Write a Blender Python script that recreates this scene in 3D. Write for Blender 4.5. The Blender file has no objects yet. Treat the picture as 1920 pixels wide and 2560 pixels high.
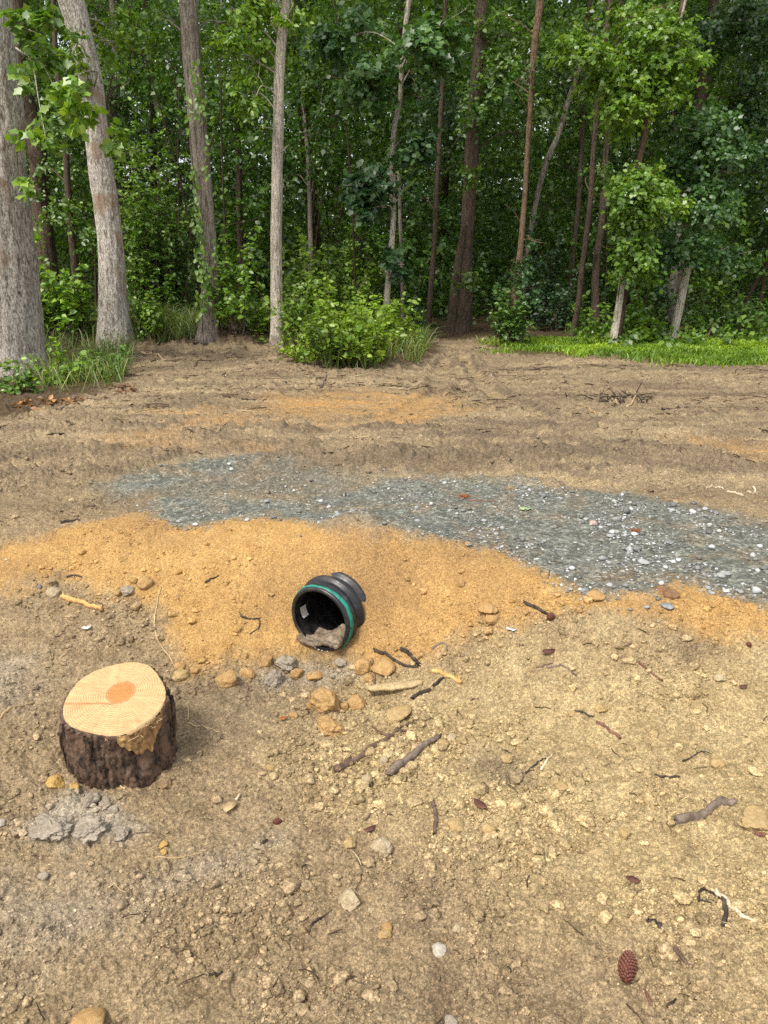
import bpy, bmesh, math
import numpy as np
from mathutils import Vector, noise as mnoise

# ------------------------------------------------------------------ camera, sky, sun, exposure
S = bpy.context.scene
COL = S.collection
PITCH, F, CAMZ = math.radians(19.0), 1924.0, 1.6
cam_d = bpy.data.cameras.new('camera')
cam = bpy.data.objects.new('camera', cam_d)
COL.objects.link(cam)
cam.location = (0, 0, CAMZ)
cam.rotation_euler = (math.pi / 2 - PITCH, 0, 0)
cam_d.sensor_fit = 'VERTICAL'
cam_d.sensor_height = 34.6
cam_d.lens = 34.6 * F / 2560
cam_d.clip_start = 0.05
cam_d.clip_end = 1000
S.camera = cam

SUN_EL, SUN_AZ = math.radians(56), math.radians(-140)      # azimuth from +Y, clockwise
world = bpy.data.worlds.new('World')
S.world = world
world.use_nodes = True
wn = world.node_tree
wn.nodes.clear()
sky = wn.nodes.new('ShaderNodeTexSky')
sky.sky_type = 'NISHITA'
sky.sun_disc = False
sky.sun_elevation = SUN_EL
sky.sun_rotation = SUN_AZ
sky.air_density = 0.7
sky.dust_density = 6.0
sky.ozone_density = 0.6
bg = wn.nodes.new('ShaderNodeBackground')
bg.inputs['Strength'].default_value = 0.13
wo = wn.nodes.new('ShaderNodeOutputWorld')
cloud = wn.nodes.new('ShaderNodeMix')                      # sky seen through bright even cloud
cloud.data_type = 'RGBA'
cloud.inputs[0].default_value = 0.62
cloud.inputs[7].default_value = (6.1, 6.2, 6.3, 1)
wn.links.new(sky.outputs[0], cloud.inputs[6])
wn.links.new(cloud.outputs[2], bg.inputs[0])
wn.links.new(bg.outputs[0], wo.inputs[0])

sun_d = bpy.data.lights.new('sun', 'SUN')
sun_d.energy = 2.0
sun_d.angle = math.radians(11)
sun_d.color = (1.0, 0.95, 0.86)
sun = bpy.data.objects.new('sun', sun_d)
COL.objects.link(sun)
sdir = Vector((math.sin(SUN_AZ) * math.cos(SUN_EL), math.cos(SUN_AZ) * math.cos(SUN_EL), math.sin(SUN_EL)))
sun.rotation_euler = sdir.to_track_quat('Z', 'Y').to_euler()
sun.location = sdir * 60

S.view_settings.view_transform = 'Standard'
S.view_settings.look = 'None'
S.view_settings.exposure = 0.84
S.view_settings.gamma = 1.0
S.view_settings.use_curve_mapping = False
S.render.engine = 'CYCLES'
cy = S.cycles
cy.use_denoising = False
cy.max_bounces = 6
cy.diffuse_bounces = 4
cy.glossy_bounces = 2
cy.transmission_bounces = 4
cy.transparent_max_bounces = 4
cy.caustics_reflective = False
cy.caustics_refractive = False

R = np.random.default_rng(11)
PI = math.pi

# ------------------------------------------------------------------ small helpers
def smooth(a, b, x):
    t = np.clip((x - a) / (b - a), 0, 1)
    return t * t * (3 - 2 * t)

def hsh(ix, iy, s):
    h = (ix.astype(np.int64) * 374761393 + iy.astype(np.int64) * 668265263 + s * 974634777) & 0xFFFFFFFF
    h = ((h ^ (h >> 13)) * 1274126177) & 0xFFFFFFFF
    h = ((h ^ (h >> 16)) * 2246822519) & 0xFFFFFFFF
    h = h ^ (h >> 15)
    return (h & 0xFFFFFF) / float(0x1000000)

def vn(x, y, s=0):
    ix = np.floor(x); iy = np.floor(y)
    fx = x - ix; fy = y - iy
    ix = ix.astype(np.int64); iy = iy.astype(np.int64)
    def g(a, b):
        an = hsh(ix + a, iy + b, s) * 2 * PI
        return np.cos(an) * (fx - a) + np.sin(an) * (fy - b)
    u = fx * fx * fx * (fx * (fx * 6 - 15) + 10)
    v = fy * fy * fy * (fy * (fy * 6 - 15) + 10)
    a = g(0, 0); b = g(1, 0); c = g(0, 1); d = g(1, 1)
    return ((a + (b - a) * u) * (1 - v) + (c + (d - c) * u) * v) * 1.5

def fbm(x, y, o=3, s=0, gain=.5):
    r = 0; a = 1.0
    for k in range(o):
        r = r + a * vn(x * 2 ** k, y * 2 ** k, s + 17 * k)
        a *= gain
    return r

def lumps(x, y, cell, s, prob, rmin, rmax):
    X = x / cell; Y = y / cell
    ix = np.floor(X).astype(np.int64); iy = np.floor(Y).astype(np.int64)
    out = np.zeros_like(X)
    for a in (-1, 0, 1):
        for b in (-1, 0, 1):
            jx = ix + a; jy = iy + b
            cx = jx + .5 + (hsh(jx, jy, s) - .5) * .9
            cyy = jy + .5 + (hsh(jx, jy, s + 1) - .5) * .9
            q = hsh(jx, jy, s + 2)
            rr = np.where(q < prob, rmin + (rmax - rmin) * (q / prob) ** 2, 0)
            out = np.maximum(out, np.sqrt(np.maximum(0, rr * rr - (X - cx) ** 2 - (Y - cyy) ** 2)))
    return out * cell

def nrm(v):
    return v / np.maximum(np.linalg.norm(v, axis=-1, keepdims=True), 1e-9)

def mesh_np(name, V, faces, smooth_=True):
    me = bpy.data.meshes.new(name)
    V = np.asarray(V, np.float32).reshape(-1, 3)
    me.vertices.add(len(V))
    me.vertices.foreach_set('co', V.ravel())
    faces = [np.asarray(f, np.int32) for f in faces if len(f)]
    loops = np.concatenate([f.ravel() for f in faces])
    tot = np.concatenate([np.full(len(f), f.shape[1], np.int32) for f in faces])
    st = np.concatenate([[0], np.cumsum(tot)[:-1]]).astype(np.int32)
    me.loops.add(len(loops))
    me.loops.foreach_set('vertex_index', loops)
    me.polygons.add(len(tot))
    me.polygons.foreach_set('loop_start', st)
    me.update(calc_edges=True)
    if smooth_:
        me.polygons.foreach_set('use_smooth', np.ones(len(tot), bool))
    me.validate()
    return me

def join(parts):
    V = []; quads = []; tris = []; o = 0
    for v, f in parts:
        v = np.asarray(v).reshape(-1, 3)
        V.append(v)
        for a in f:
            a = np.asarray(a)
            if len(a) == 0: continue
            (quads if a.shape[1] == 4 else tris).append(a + o)
        o += len(v)
    out = []
    if quads: out.append(np.concatenate(quads))
    if tris: out.append(np.concatenate(tris))
    return np.concatenate(V), out

def obj(name, me, mat=None, parent=None, loc=None):
    o = bpy.data.objects.new(name, me)
    COL.objects.link(o)
    if mat is not None and me is not None:
        for m in (mat if isinstance(mat, (list, tuple)) else [mat]):
            me.materials.append(m)
    if parent is not None: o.parent = parent
    if loc is not None: o.location = loc
    return o

def tag(o, label, cat, group=None):
    o['label'] = label; o['category'] = cat
    if group: o['group'] = group
    return o

def thing(name, label, cat, loc=(0, 0, 0), group=None):
    return tag(obj(name, None, loc=loc), label, cat, group)

def kind(o, k):
    o['kind'] = k
    return o

# ------------------------------------------------------------------ lie of the land
def Hs(x, y):
    x = np.asarray(x, float); y = np.asarray(y, float)
    crest = np.interp(x, [-3, -1.2, -.3, 0, .4, .74, 1.4, 3], [3.75, 3.6, 3.55, 3.42, 3.1, 2.82, 2.65, 2.5])
    toe = crest - np.interp(x, [-2, -.7, -.3, .2, 1.2, 2], [.95, .95, 1.0, .8, .5, .4])
    lo = .15 * smooth(.2, 1.7, x) - .03 + .05 * smooth(-.5, -1.8, x)
    s = smooth(toe, crest, y)
    z = lo + (.33 - lo) * s
    z = z + .07 * np.exp(-((x + .05) / .4) ** 2 - ((y - 3.25) / .28) ** 2)
    pv = (x + .262) * .5 + (y - 2.90) * .866; pu = (x + .262) * .866 - (y - 2.90) * .5
    z = z + np.exp(-(pu / .27) ** 2) * (-.115 * smooth(.10, -.01, pv) * smooth(-.42, -.10, pv) + .12 * smooth(.025, .155, pv - .33 * np.clip(pu, 0, .25)) * (1 - smooth(.35, .7, pv)))
    z = z - .10 * smooth(5, 9, y)
    z = z + (.36 + .14 * vn(x * .9, y * .9, 5)) * np.exp(-((y - 11.1) / .75) ** 2) * smooth(-5.2, -4.2, x) * (1 - smooth(-1.7, -.9, x))
    z = z + .12 * np.exp(-((y - 9.2) / .6) ** 2) * smooth(-2.2, -1.2, x) * (1 - smooth(-.2, .6, x))
    z = z + .06 * vn(x * .35, y * .35, 3) * smooth(4, 7, y)
    return z

FW = np.array([0, math.cos(PITCH), -math.sin(PITCH)])
UPV = np.array([0, math.sin(PITCH), math.cos(PITCH)])
CP = np.array([0, 0, CAMZ])
TS = np.geomspace(.9, 140, 5000)

def ray(px, py):
    d = FW + np.array([(px - 960) / F, 0, 0]) - UPV * ((py - 1280) / F)
    return d

def G(px, py):                                 # point of the ground seen at a picture position
    d = ray(px, py)
    P = CP + TS[:, None] * d
    below = np.nonzero(P[:, 2] <= Hs(P[:, 0], P[:, 1]))[0]
    k = below[0] if len(below) else len(TS) - 1
    if k == 0: return P[0]
    h0 = P[k - 1, 2] - Hs(P[k - 1, 0], P[k - 1, 1]); h1 = P[k, 2] - Hs(P[k, 0], P[k, 1])
    t = h0 / max(h0 - h1, 1e-9)
    return P[k - 1] * (1 - t) + P[k] * t

def AT(px, py, Y):                             # point at a given distance north of the camera
    d = ray(px, py)
    return CP + d * (Y / d[1])

def depth(p):
    return float(np.dot(np.asarray(p) - CP, FW))

D = 1.15733

def poly_world(pts, scale=D):
    return np.array([G(a * scale, b * scale)[:2] for a, b in pts])

def sdist(poly, x, y):                         # signed distance, positive inside
    d2 = np.full(x.shape, 1e9); ins = np.zeros(x.shape, bool)
    n = len(poly)
    for i in range(n):
        ax, ay = poly[i]; bx, by = poly[(i + 1) % n]
        ex, ey = bx - ax, by - ay
        t = np.clip(((x - ax) * ex + (y - ay) * ey) / (ex * ex + ey * ey + 1e-12), 0, 1)
        d2 = np.minimum(d2, (x - ax - t * ex) ** 2 + (y - ay - t * ey) ** 2)
        c = ((ay > y) != (by > y))
        xi = ax + (y - ay) * ex / (ey if abs(ey) > 1e-12 else 1e-12)
        ins ^= c & (x < xi)
    d = np.sqrt(d2)
    return np.where(ins, d, -d)

P_SAND = poly_world([(0, 1185), (120, 1150), (220, 1122), (300, 1112), (340, 1152), (420, 1142), (520, 1120), (620, 1126), (720, 1130), (820, 1147),
    (880, 1167), (960, 1180), (1060, 1192), (1150, 1232), (1200, 1264), (1250, 1287), (1330, 1297), (1420, 1292), (1480, 1270), (1560, 1287),
    (1659, 1317), (1800, 1345), (1800, 1392), (1659, 1372), (1500, 1340), (1340, 1325), (1220, 1330), (1120, 1355), (1010, 1392), (900, 1422), (800, 1436),
    (690, 1428), (560, 1424), (470, 1430), (400, 1445), (350, 1400), (340, 1340), (300, 1288), (180, 1264), (60, 1262), (0, 1264), (-250, 1262), (-250, 1200)])
P_GRAV = poly_world([(310, 1080), (400, 1058), (520, 1072), (640, 1076), (760, 1060), (820, 1030), (1000, 1035), (1150, 1050), (1330, 1062), (1430, 1082),
    (1540, 1108), (1659, 1128), (1900, 1172), (1900, 1365), (1659, 1313), (1560, 1287), (1480, 1270), (1430, 1292), (1340, 1298), (1250, 1287), (1180, 1244),
    (1060, 1192), (960, 1180), (880, 1167), (820, 1147), (720, 1128), (560, 1119), (450, 1137), (390, 1152), (330, 1132)])
P_GRAV2 = poly_world([(225, 1045), (330, 1010), (430, 985), (530, 983), (565, 1000), (480, 1022), (400, 1042), (320, 1066), (240, 1080)])
P_GRAV3 = poly_world([(290, 1085), (400, 1045), (500, 1015), (560, 995), (700, 1008), (830, 1028), (760, 1064), (640, 1080), (520, 1078), (400, 1068)])
P_TAN = poly_world([(760, 1455), (1000, 1395), (1200, 1332), (1659, 1372), (1950, 1400), (2000, 2350), (1659, 2180), (1500, 2060), (1300, 1985), (1100, 1940),
    (1000, 1900), (900, 1840), (820, 1760), (720, 1700), (650, 1640), (700, 1560)])
P_CLAY = poly_world([(55, 1800), (110, 1745), (175, 1715), (215, 1725), (255, 1760), (310, 1795), (270, 1832), (160, 1838), (80, 1845)])
P_CLAY2 = poly_world([(-100, 1400), (60, 1420), (100, 1480), (60, 1530), (-100, 1560)])
P_CLAY4 = poly_world([(-150, 1860), (120, 1870), (330, 1930), (300, 2000), (150, 2080), (-150, 2100)])
P_CLAY5 = poly_world([(250, 1900), (430, 1850), (600, 1790), (620, 1830), (450, 1900), (280, 1950)])
P_CLAY3 = poly_world([(560, 1450), (640, 1430), (760, 1432), (770, 1468), (650, 1485), (580, 1485)])
P_OR1 = poly_world([(520, 882), (620, 852), (760, 845), (900, 850), (1000, 870), (1020, 890), (900, 911), (760, 913), (600, 905)])
P_OR2 = poly_world([(1430, 940), (1560, 955), (1659, 963), (1850, 985), (1850, 1015), (1640, 985), (1500, 960)])
P_OR3 = poly_world([(330, 890), (430, 880), (560, 900), (540, 918), (380, 915)])
P_OR4 = poly_world([(190, 948), (330, 935), (470, 955), (560, 970), (420, 972), (250, 962)])
P_MUD = poly_world([(330, 1015), (560, 975), (800, 985), (960, 1005), (800, 1035), (620, 1070), (420, 1055)])
P_NEARD = [(poly_world(q), w_) for q, w_ in (([(1030, 1625), (1120, 1640), (1125, 1690), (1060, 1700), (1025, 1670)], .6), ([(860, 1890), (960, 1880), (990, 1960), (930, 2010), (860, 1985)], .45),
    ([(1420, 1375), (1540, 1360), (1560, 1400), (1450, 1420)], .5), ([(900, 2080), (1250, 2120), (1300, 2212), (850, 2212)], .25), ([(60, 1940), (160, 1900), (230, 1990), (110, 2060)], .3), ([(370, 1450), (560, 1470), (560, 1600), (400, 1650)], .3))]
P_DARK1 = poly_world([(600, 985), (1000, 975), (1300, 965), (1659, 1010), (1659, 1030), (1300, 995), (900, 1005), (600, 1005)])
P_WOOD = np.concatenate([poly_world([(-400, 1010), (-60, 930), (60, 890), (180, 862), (262, 825), (285, 748), (400, 736), (560, 736), (640, 752), (700, 792), (830, 792),
    (930, 772), (950, 738), (1060, 728), (1085, 762), (1250, 770), (1400, 782), (1520, 786), (1659, 788), (2200, 800)]), [[230, 400], [-230, 400]]])
P_WOODN = P_WOOD

TRACKS = [poly_world(q) for q in ([(-200, 945), (0, 935), (300, 925), (600, 917), (1000, 918), (1350, 930), (1659, 952), (1900, 965)], [(-200, 1030), (0, 1005), (250, 978), (560, 946), (900, 943), (1300, 962), (1659, 1000), (1900, 1030)],
    [(-200, 1090), (0, 1062), (200, 1032), (420, 988), (700, 966), (1100, 976), (1659, 1042), (1900, 1080)], [(-200, 1120), (0, 1098), (250, 1055), (500, 1012), (800, 1003), (1200, 1030), (1659, 1112), (1900, 1150)],
    [(1000, 770), (1060, 850), (1180, 900), (1400, 935), (1700, 955)], [(960, 780), (940, 850), (860, 900), (700, 930), (500, 950)])]

def track_d(x, y):
    d2 = np.full(x.shape, 1e9)
    for pl in TRACKS:
        for i in range(len(pl) - 1):
            ax, ay = pl[i]; ex, ey = pl[i + 1] - pl[i]
            t = np.clip(((x - ax) * ex + (y - ay) * ey) / (ex * ex + ey * ey), 0, 1)
            d2 = np.minimum(d2, (x - ax - t * ex) ** 2 + (y - ay - t * ey) ** 2)
    return np.sqrt(d2)

def zones(x, y, fine=True):
    """share of each kind of soil at a place: sand, gravel, clay, tan, orange clay, dark mud, forest floor"""
    w1 = fbm(x * 2.2, y * 2.2, 4, 40) * .09
    w2 = fbm(x * 9, y * 9, 4, 60) * .045 + fbm(x * 40, y * 40, 2, 64) * .03
    far = np.clip(y / 5, .6, 3)
    nb = y < 5.2
    def z(poly, soft, w=1.0, sel=None):
        r = np.zeros_like(x)
        m = np.ones(x.shape, bool) if sel is None else sel
        if m.any():
            d = sdist(poly, x[m], y[m]) + (w1[m] + w2[m]) * w * (far[m] if np.ndim(far) else far)
            r[m] = smooth(-soft, soft, d)
        return r
    n2 = nb & (y > 2.0)
    sand = z(P_SAND, .06, 1.25, n2)
    sand = np.maximum(sand, 0)
    grav = np.maximum(z(P_GRAV, .13, 1.2, (y > 2.2) & (y < 6)), np.maximum(z(P_GRAV2, .16, .9, (y > 3) & (y < 7)), .62 * z(P_GRAV3, .16, 1.2, (y > 3) & (y < 7))))
    grav = grav * (1 - sand)
    clay = np.maximum(np.maximum(z(P_CLAY, .05, .8, y < 2.6), .45 * np.maximum(z(P_CLAY4, .12, 1.6, y < 2.3), z(P_CLAY5, .07, 1.0, y < 2.3))), np.maximum(.6 * z(P_CLAY2, .12, 1, y < 3.5), .75 * z(P_CLAY3, .05, .8, y < 3.5)))
    tan = z(P_TAN, .28, 1.6, y < 3.6) * (1 - .25 * smooth(.1, .6, fbm(x * 3, y * 3, 3, 77)))
    fs = (y > 4) & (y < 12)
    orange = np.maximum(np.maximum(z(P_OR1, .3, 2.0, fs), z(P_OR2, .12, 1.0, fs)), np.maximum(.7 * z(P_OR3, .15, 2, fs), .6 * z(P_OR4, .12, 1.6, fs)))
    mud = np.maximum(.6 * z(P_MUD, .25, 2, fs), .6 * z(P_DARK1, .15, 1.5, fs))
    tk = (y > 3.6) & (y < 12)
    if tk.any():
        td = track_d(x[tk], y[tk]) + .05 * fbm(x[tk] * 1.5, y[tk] * 1.5, 2, 95)
        br = smooth(-.6, .2, fbm(x[tk] * .7, y[tk] * .7, 2, 96))
        tan[tk] = np.maximum(tan[tk], .45 * np.exp(-(td / .08) ** 4) * br * (1 - grav[tk]))
        mud[tk] = np.maximum(mud[tk], (.85 * np.exp(-((td - .11) / .028) ** 2) + .30 * np.exp(-((td - .20) / .03) ** 2)) * br)
    mud = np.maximum(mud, .6 * np.exp(-((y - 11.0) / .8) ** 2) * smooth(-5.2, -4.2, x) * (1 - smooth(-1.7, -.9, x)) * smooth(-.6, .3, fbm(x * 1.4, y * 1.8, 3, 98)))
    for pq, w_ in P_NEARD:
        mud = np.maximum(mud, w_ * z(pq, .07, 1.2, y < 3.6))
    wood = z(P_WOOD, .15, 1.0, y > 5)
    return sand, grav, clay, tan, orange, mud, wood

def Hd(x, y, zs):
    sand, grav, clay, tan, orange, mud, wood = zs
    soil = np.clip(1 - sand - grav, 0, 1)
    h = np.zeros_like(x)
    near = y < 5.5
    X = x[near]; Y = y[near]
    wx = X + .03 * vn(X * 14, Y * 14, 90) + .008 * vn(X * 60, Y * 60, 92)
    wy = Y + .03 * vn(X * 14, Y * 14, 91) + .008 * vn(X * 60, Y * 60, 93)
    so = soil[near]; sa = sand[near]; gr = grav[near]; cl = clay[near]
    patch = smooth(-.3, .5, fbm(X * 2.5, Y * 2.5, 2, 31))
    hh = .018 * fbm(X * 3, Y * 3, 3, 20) * (so + 1.1 * sa + .3 * gr)
    hh += .007 * fbm(X * 14, Y * 14, 3, 21) * (so * 1.3 + .5 * sa + .25 * gr)
    hh += .0034 * fbm(X * 70, Y * 70, 3, 22) * (so * 1.3 + .7 * sa + .5 * gr)
    L1 = lumps(wx, wy, .11, 200, .35, .1, .42) * .5
    L2 = lumps(wx, wy, .05, 210, .5, .15, .5) * .6
    L3 = lumps(wx, wy, .024, 220, .6, .2, .55) * .6
    L4 = lumps(X, Y, .012, 230, .7, .2, .55) * .6
    hh += (L1 * .55 + L2 * .7) * so * (.35 + .65 * patch) + L3 * (so * .9 + sa * .34 + gr * .15) * (.4 + .6 * patch) + L4 * (so * 1.1 + sa * .6 + gr * .6)
    hh += L2 * .6 * sa * (1 - .7 * smooth(2.75, 3.1, Y)) + L1 * .45 * sa * (.3 + .7 * patch) + sa * .010 * np.abs(fbm(X * 7, Y * 7, 3, 35))
    hh += cl * np.maximum(0, .016 + .045 * fbm(X * 6, Y * 6, 4, 33) + .5 * L1 + .5 * L2)
    h[near] = hh * (1 - smooth(4.6, 5.5, Y))
    fm = y > 3.6
    X = x[fm]; Y = y[fm]
    cr = np.abs(fbm(X * .55 + .2 * Y, Y * 3.2 - .25 * X, 3, 50))
    k = smooth(3.6, 4.6, Y)
    f = k * (.012 * (cr - .3) + .015 * fbm(X * 3.2, Y * 6.5, 3, 51) + .022 * fbm(X * 11, Y * 18, 3, 52) + .014 * fbm(X * 34, Y * 42, 2, 56))
    td = track_d(X, Y) + .05 * fbm(X * 1.5, Y * 1.5, 2, 95)
    inn = np.exp(-(td / .085) ** 4)
    f = f * (1 - .75 * inn * smooth(3.6, 4.4, Y)) - k * .026 * inn + k * .030 * np.exp(-((td - .15) / .05) ** 2) * (1 + .8 * fbm(X * 9, Y * 9, 2, 97))
    f = f * (1 - .6 * grav[fm]) * (1 - .45 * orange[fm])
    rough = smooth(0, .6, fbm(X * .8, Y * 1.2, 2, 53)) + .5 * mud[fm]
    f += k * rough * (.6 * lumps(X, Y, .16, 240, .4, .12, .42) + .9 * lumps(X, Y, .07, 245, .55, .15, .5) + .7 * lumps(X, Y, .034, 247, .5, .2, .5)) * (1 - grav[fm]) * (1 - .7 * orange[fm])
    ridge = np.exp(-((Y - 11) / 1.0) ** 2) * smooth(-5.2, -4.2, X) * (1 - smooth(-1.6, -.9, X))
    f += ridge * (.10 * fbm(X * 2.2, Y * 2.2, 4, 54) + .05 * np.abs(fbm(X * 8, Y * 8, 3, 55)))
    f += wood[fm] * .04 * fbm(X * 1.2, Y * 1.2, 3, 57)
    h[fm] += f
    return h

def H(x, y):
    x = np.atleast_1d(np.asarray(x, float)); y = np.atleast_1d(np.asarray(y, float))
    return Hs(x, y) + Hd(x, y, zones(x, y))

def H1(x, y):
    return float(H(x, y)[0])

# ------------------------------------------------------------------ node helpers and materials
def newmat(name):
    m = bpy.data.materials.new(name)
    m.use_nodes = True
    nt = m.node_tree
    nt.nodes.clear()
    out = nt.nodes.new('ShaderNodeOutputMaterial')
    return m, nt, out

def nd(nt, t, **kw):
    n = nt.nodes.new(t)
    for k, v in kw.items():
        if k in n.inputs: n.inputs[k].default_value = v
        else: setattr(n, k, v)
    return n

def noise(nt, vec, scale, detail=4, rough=.55, dist=0.0):
    n = nt.nodes.new('ShaderNodeTexNoise')
    n.inputs['Scale'].default_value = scale
    n.inputs['Detail'].default_value = detail
    n.inputs['Roughness'].default_value = rough
    n.inputs['Distortion'].default_value = dist
    if vec is not None: nt.links.new(vec, n.inputs['Vector'])
    return n.outputs[0]

def ramp(nt, fac, stops):
    n = nt.nodes.new('ShaderNodeValToRGB')
    e = n.color_ramp.elements
    while len(e) < len(stops): e.new(.5)
    for i, (p, c) in enumerate(stops):
        e[i].position = p
        e[i].color = (*c, 1) if isinstance(c, tuple) else (c, c, c, 1)
    nt.links.new(fac, n.inputs[0])
    return n.outputs[0]

def mix(nt, fac, a, b, mode='MIX'):
    n = nt.nodes.new('ShaderNodeMix')
    n.data_type = 'RGBA'; n.blend_type = mode
    for v, i in ((fac, 0), (a, 6), (b, 7)):
        if isinstance(v, (int, float)): n.inputs[i].default_value = v
        elif isinstance(v, tuple): n.inputs[i].default_value = (*v, 1)
        else: nt.links.new(v, n.inputs[i])
    return n.outputs[2]

def math_(nt, op, a, b=None):
    n = nt.nodes.new('ShaderNodeMath'); n.operation = op
    for i, v in enumerate((a, b)):
        if v is None: continue
        if isinstance(v, (int, float)): n.inputs[i].default_value = v
        else: nt.links.new(v, n.inputs[i])
    return n.outputs[0]

def bump(nt, h, strength, dist):
    n = nt.nodes.new('ShaderNodeBump')
    n.inputs['Strength'].default_value = strength
    n.inputs['Distance'].default_value = dist
    nt.links.new(h, n.inputs['Height'])
    return n.outputs[0]

def principled(nt, out, col, rough=.9, normal=None, spec=.2):
    p = nt.nodes.new('ShaderNodeBsdfPrincipled')
    if isinstance(col, tuple): p.inputs['Base Color'].default_value = (*col, 1)
    else: nt.links.new(col, p.inputs['Base Color'])
    if isinstance(rough, (int, float)): p.inputs['Roughness'].default_value = rough
    else: nt.links.new(rough, p.inputs['Roughness'])
    p.inputs['Specular IOR Level'].default_value = spec
    if normal is not None: nt.links.new(normal, p.inputs['Normal'])
    nt.links.new(p.outputs[0], out.inputs[0])
    return p

def coords(nt, which='Object'):
    return nt.nodes.new('ShaderNodeTexCoord').outputs[which]

def geo_pos(nt):
    return nt.nodes.new('ShaderNodeNewGeometry').outputs['Position']

def mapping(nt, vec, scale=(1, 1, 1)):
    n = nt.nodes.new('ShaderNodeMapping')
    n.inputs['Scale'].default_value = scale
    nt.links.new(vec, n.inputs['Vector'])
    return n.outputs[0]

def soil_material():
    m, nt, out = newmat('soil')
    p = geo_pos(nt)
    def attr(nm):
        a = nt.nodes.new('ShaderNodeAttribute'); a.attribute_name = nm
        s = nt.nodes.new('ShaderNodeSeparateColor'); nt.links.new(a.outputs['Color'], s.inputs[0])
        return s.outputs[0], s.outputs[1], s.outputs[2]
    sand, grav, clay = attr('zone_a')
    tan, orange, mud = attr('zone_b')
    wood, lump, farz = attr('zone_c')
    n_big = noise(nt, p, 1.6, 5, .6, .3)
    n_mid = noise(nt, p, 11, 5, .65)
    n_fin = noise(nt, p, 120, 4, .7)
    n_grn = noise(nt, p, 420, 2, .6)
    v = nt.nodes.new('ShaderNodeTexVoronoi'); v.inputs['Scale'].default_value = 330
    nt.links.new(p, v.inputs['Vector'])
    grain = v.outputs['Color']
    gs = nt.nodes.new('ShaderNodeSeparateColor'); nt.links.new(grain, gs.inputs[0])
    brown = mix(nt, ramp(nt, n_mid, [(.35, 0.), (.65, 1.)]), (.168, .120, .068), (.275, .207, .120))
    brown = mix(nt, ramp(nt, n_big, [(.42, 0.), (.62, 1.)]), brown, (.238, .178, .106))
    tanc = mix(nt, ramp(nt, n_mid, [(.35, 0.), (.68, 1.)]), (.275, .205, .105), (.380, .294, .156))
    sandc = mix(nt, ramp(nt, n_mid, [(.3, 0.), (.7, 1.)]), (.315, .185, .066), (.420, .268, .105))
    sandc = mix(nt, ramp(nt, n_big, [(.45, 0.), (.62, .9)]), sandc, (.275, .168, .072))
    gravc = mix(nt, ramp(nt, n_mid, [(.35, 0.), (.7, 1.)]), (.108, .114, .096), (.178, .182, .154))
    gravc = mix(nt, ramp(nt, noise(nt, p, 3.3, 5, .65, .5), [(.50, 0.), (.66, .75)]), gravc, (.190, .145, .095))
    v3 = nt.nodes.new('ShaderNodeTexVoronoi'); v3.inputs['Scale'].default_value = 62
    nt.links.new(p, v3.inputs['Vector'])
    g3 = nt.nodes.new('ShaderNodeSeparateColor'); nt.links.new(v3.outputs['Color'], g3.inputs[0])
    gravc = mix(nt, .85, gravc, mix(nt, 1.0, gravc, ramp(nt, g3.outputs[0], [(0., .6), (.6, 1.0), (.85, 1.35), (1., 2.1)]), 'MULTIPLY'))
    clayc = mix(nt, n_mid, (.22, .185, .135), (.34, .295, .225))
    # farther dirt: streaky, lighter dry crust and darker damp ruts
    st = noise(nt, mapping(nt, p, (.28, 2.6, 1)), 1.5, 7, .7, .5)
    farc = mix(nt, ramp(nt, st, [(.38, 0.), (.60, 1.)]), (.118, .091, .060), (.300, .232, .140))
    farc = mix(nt, ramp(nt, n_mid, [(.4, 0.), (.75, .7)]), farc, (.20, .148, .090))
    oranc = mix(nt, ramp(nt, st, [(.4, 0.), (.6, 1.)]), (.28, .18, .085), (.37, .215, .080))
    mudc = mix(nt, n_mid, (.082, .064, .046), (.160, .122, .085))
    woodc = mix(nt, n_mid, (.050, .037, .023), (.115, .080, .044))
    c = mix(nt, farz, brown, farc)
    c = mix(nt, tan, c, tanc)
    c = mix(nt, mud, c, mudc)
    c = mix(nt, math_(nt, 'MULTIPLY', orange, ramp(nt, noise(nt, mapping(nt, p, (.7, 2.2, 1)), 3.0, 6, .7), [(.36, .15), (.56, .95)])), c, oranc)
    c = mix(nt, clay, c, clayc)
    c = mix(nt, grav, c, gravc)
    c = mix(nt, sand, c, sandc)
    c = mix(nt, wood, c, woodc)
    # grains, pale specks and dark crumbs
    c = mix(nt, .55, c, mix(nt, 1.0, c, ramp(nt, n_fin, [(.3, .45), (.5, 1.), (.72, 1.5)]), 'MULTIPLY'))
    c = mix(nt, .8, c, mix(nt, 1.0, c, ramp(nt, gs.outputs[0], [(0., .55), (.5, 1.), (1., 1.55)]), 'MULTIPLY'))
    v2 = nt.nodes.new('ShaderNodeTexVoronoi'); v2.inputs['Scale'].default_value = 105
    nt.links.new(p, v2.inputs['Vector'])
    g2 = nt.nodes.new('ShaderNodeSeparateColor'); nt.links.new(v2.outputs['Color'], g2.inputs[0])
    c = mix(nt, math_(nt, 'MULTIPLY', .75, math_(nt, 'SUBTRACT', 1.0, math_(nt, 'MULTIPLY', sand, .55))), c, mix(nt, 1.0, c, ramp(nt, g2.outputs[0], [(0., .70), (.45, .98), (1., 1.38)]), 'MULTIPLY'))
    spots = ramp(nt, noise(nt, p, 38, 3, .6), [(.66, 0.), (.73, .55)])
    c = mix(nt, math_(nt, 'MULTIPLY', spots, math_(nt, 'SUBTRACT', 1.0, sand)), c, (.055, .042, .028))
    # each crumb its own shade
    g = nt.nodes.new('ShaderNodeNewGeometry').outputs['Random Per Island']
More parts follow.
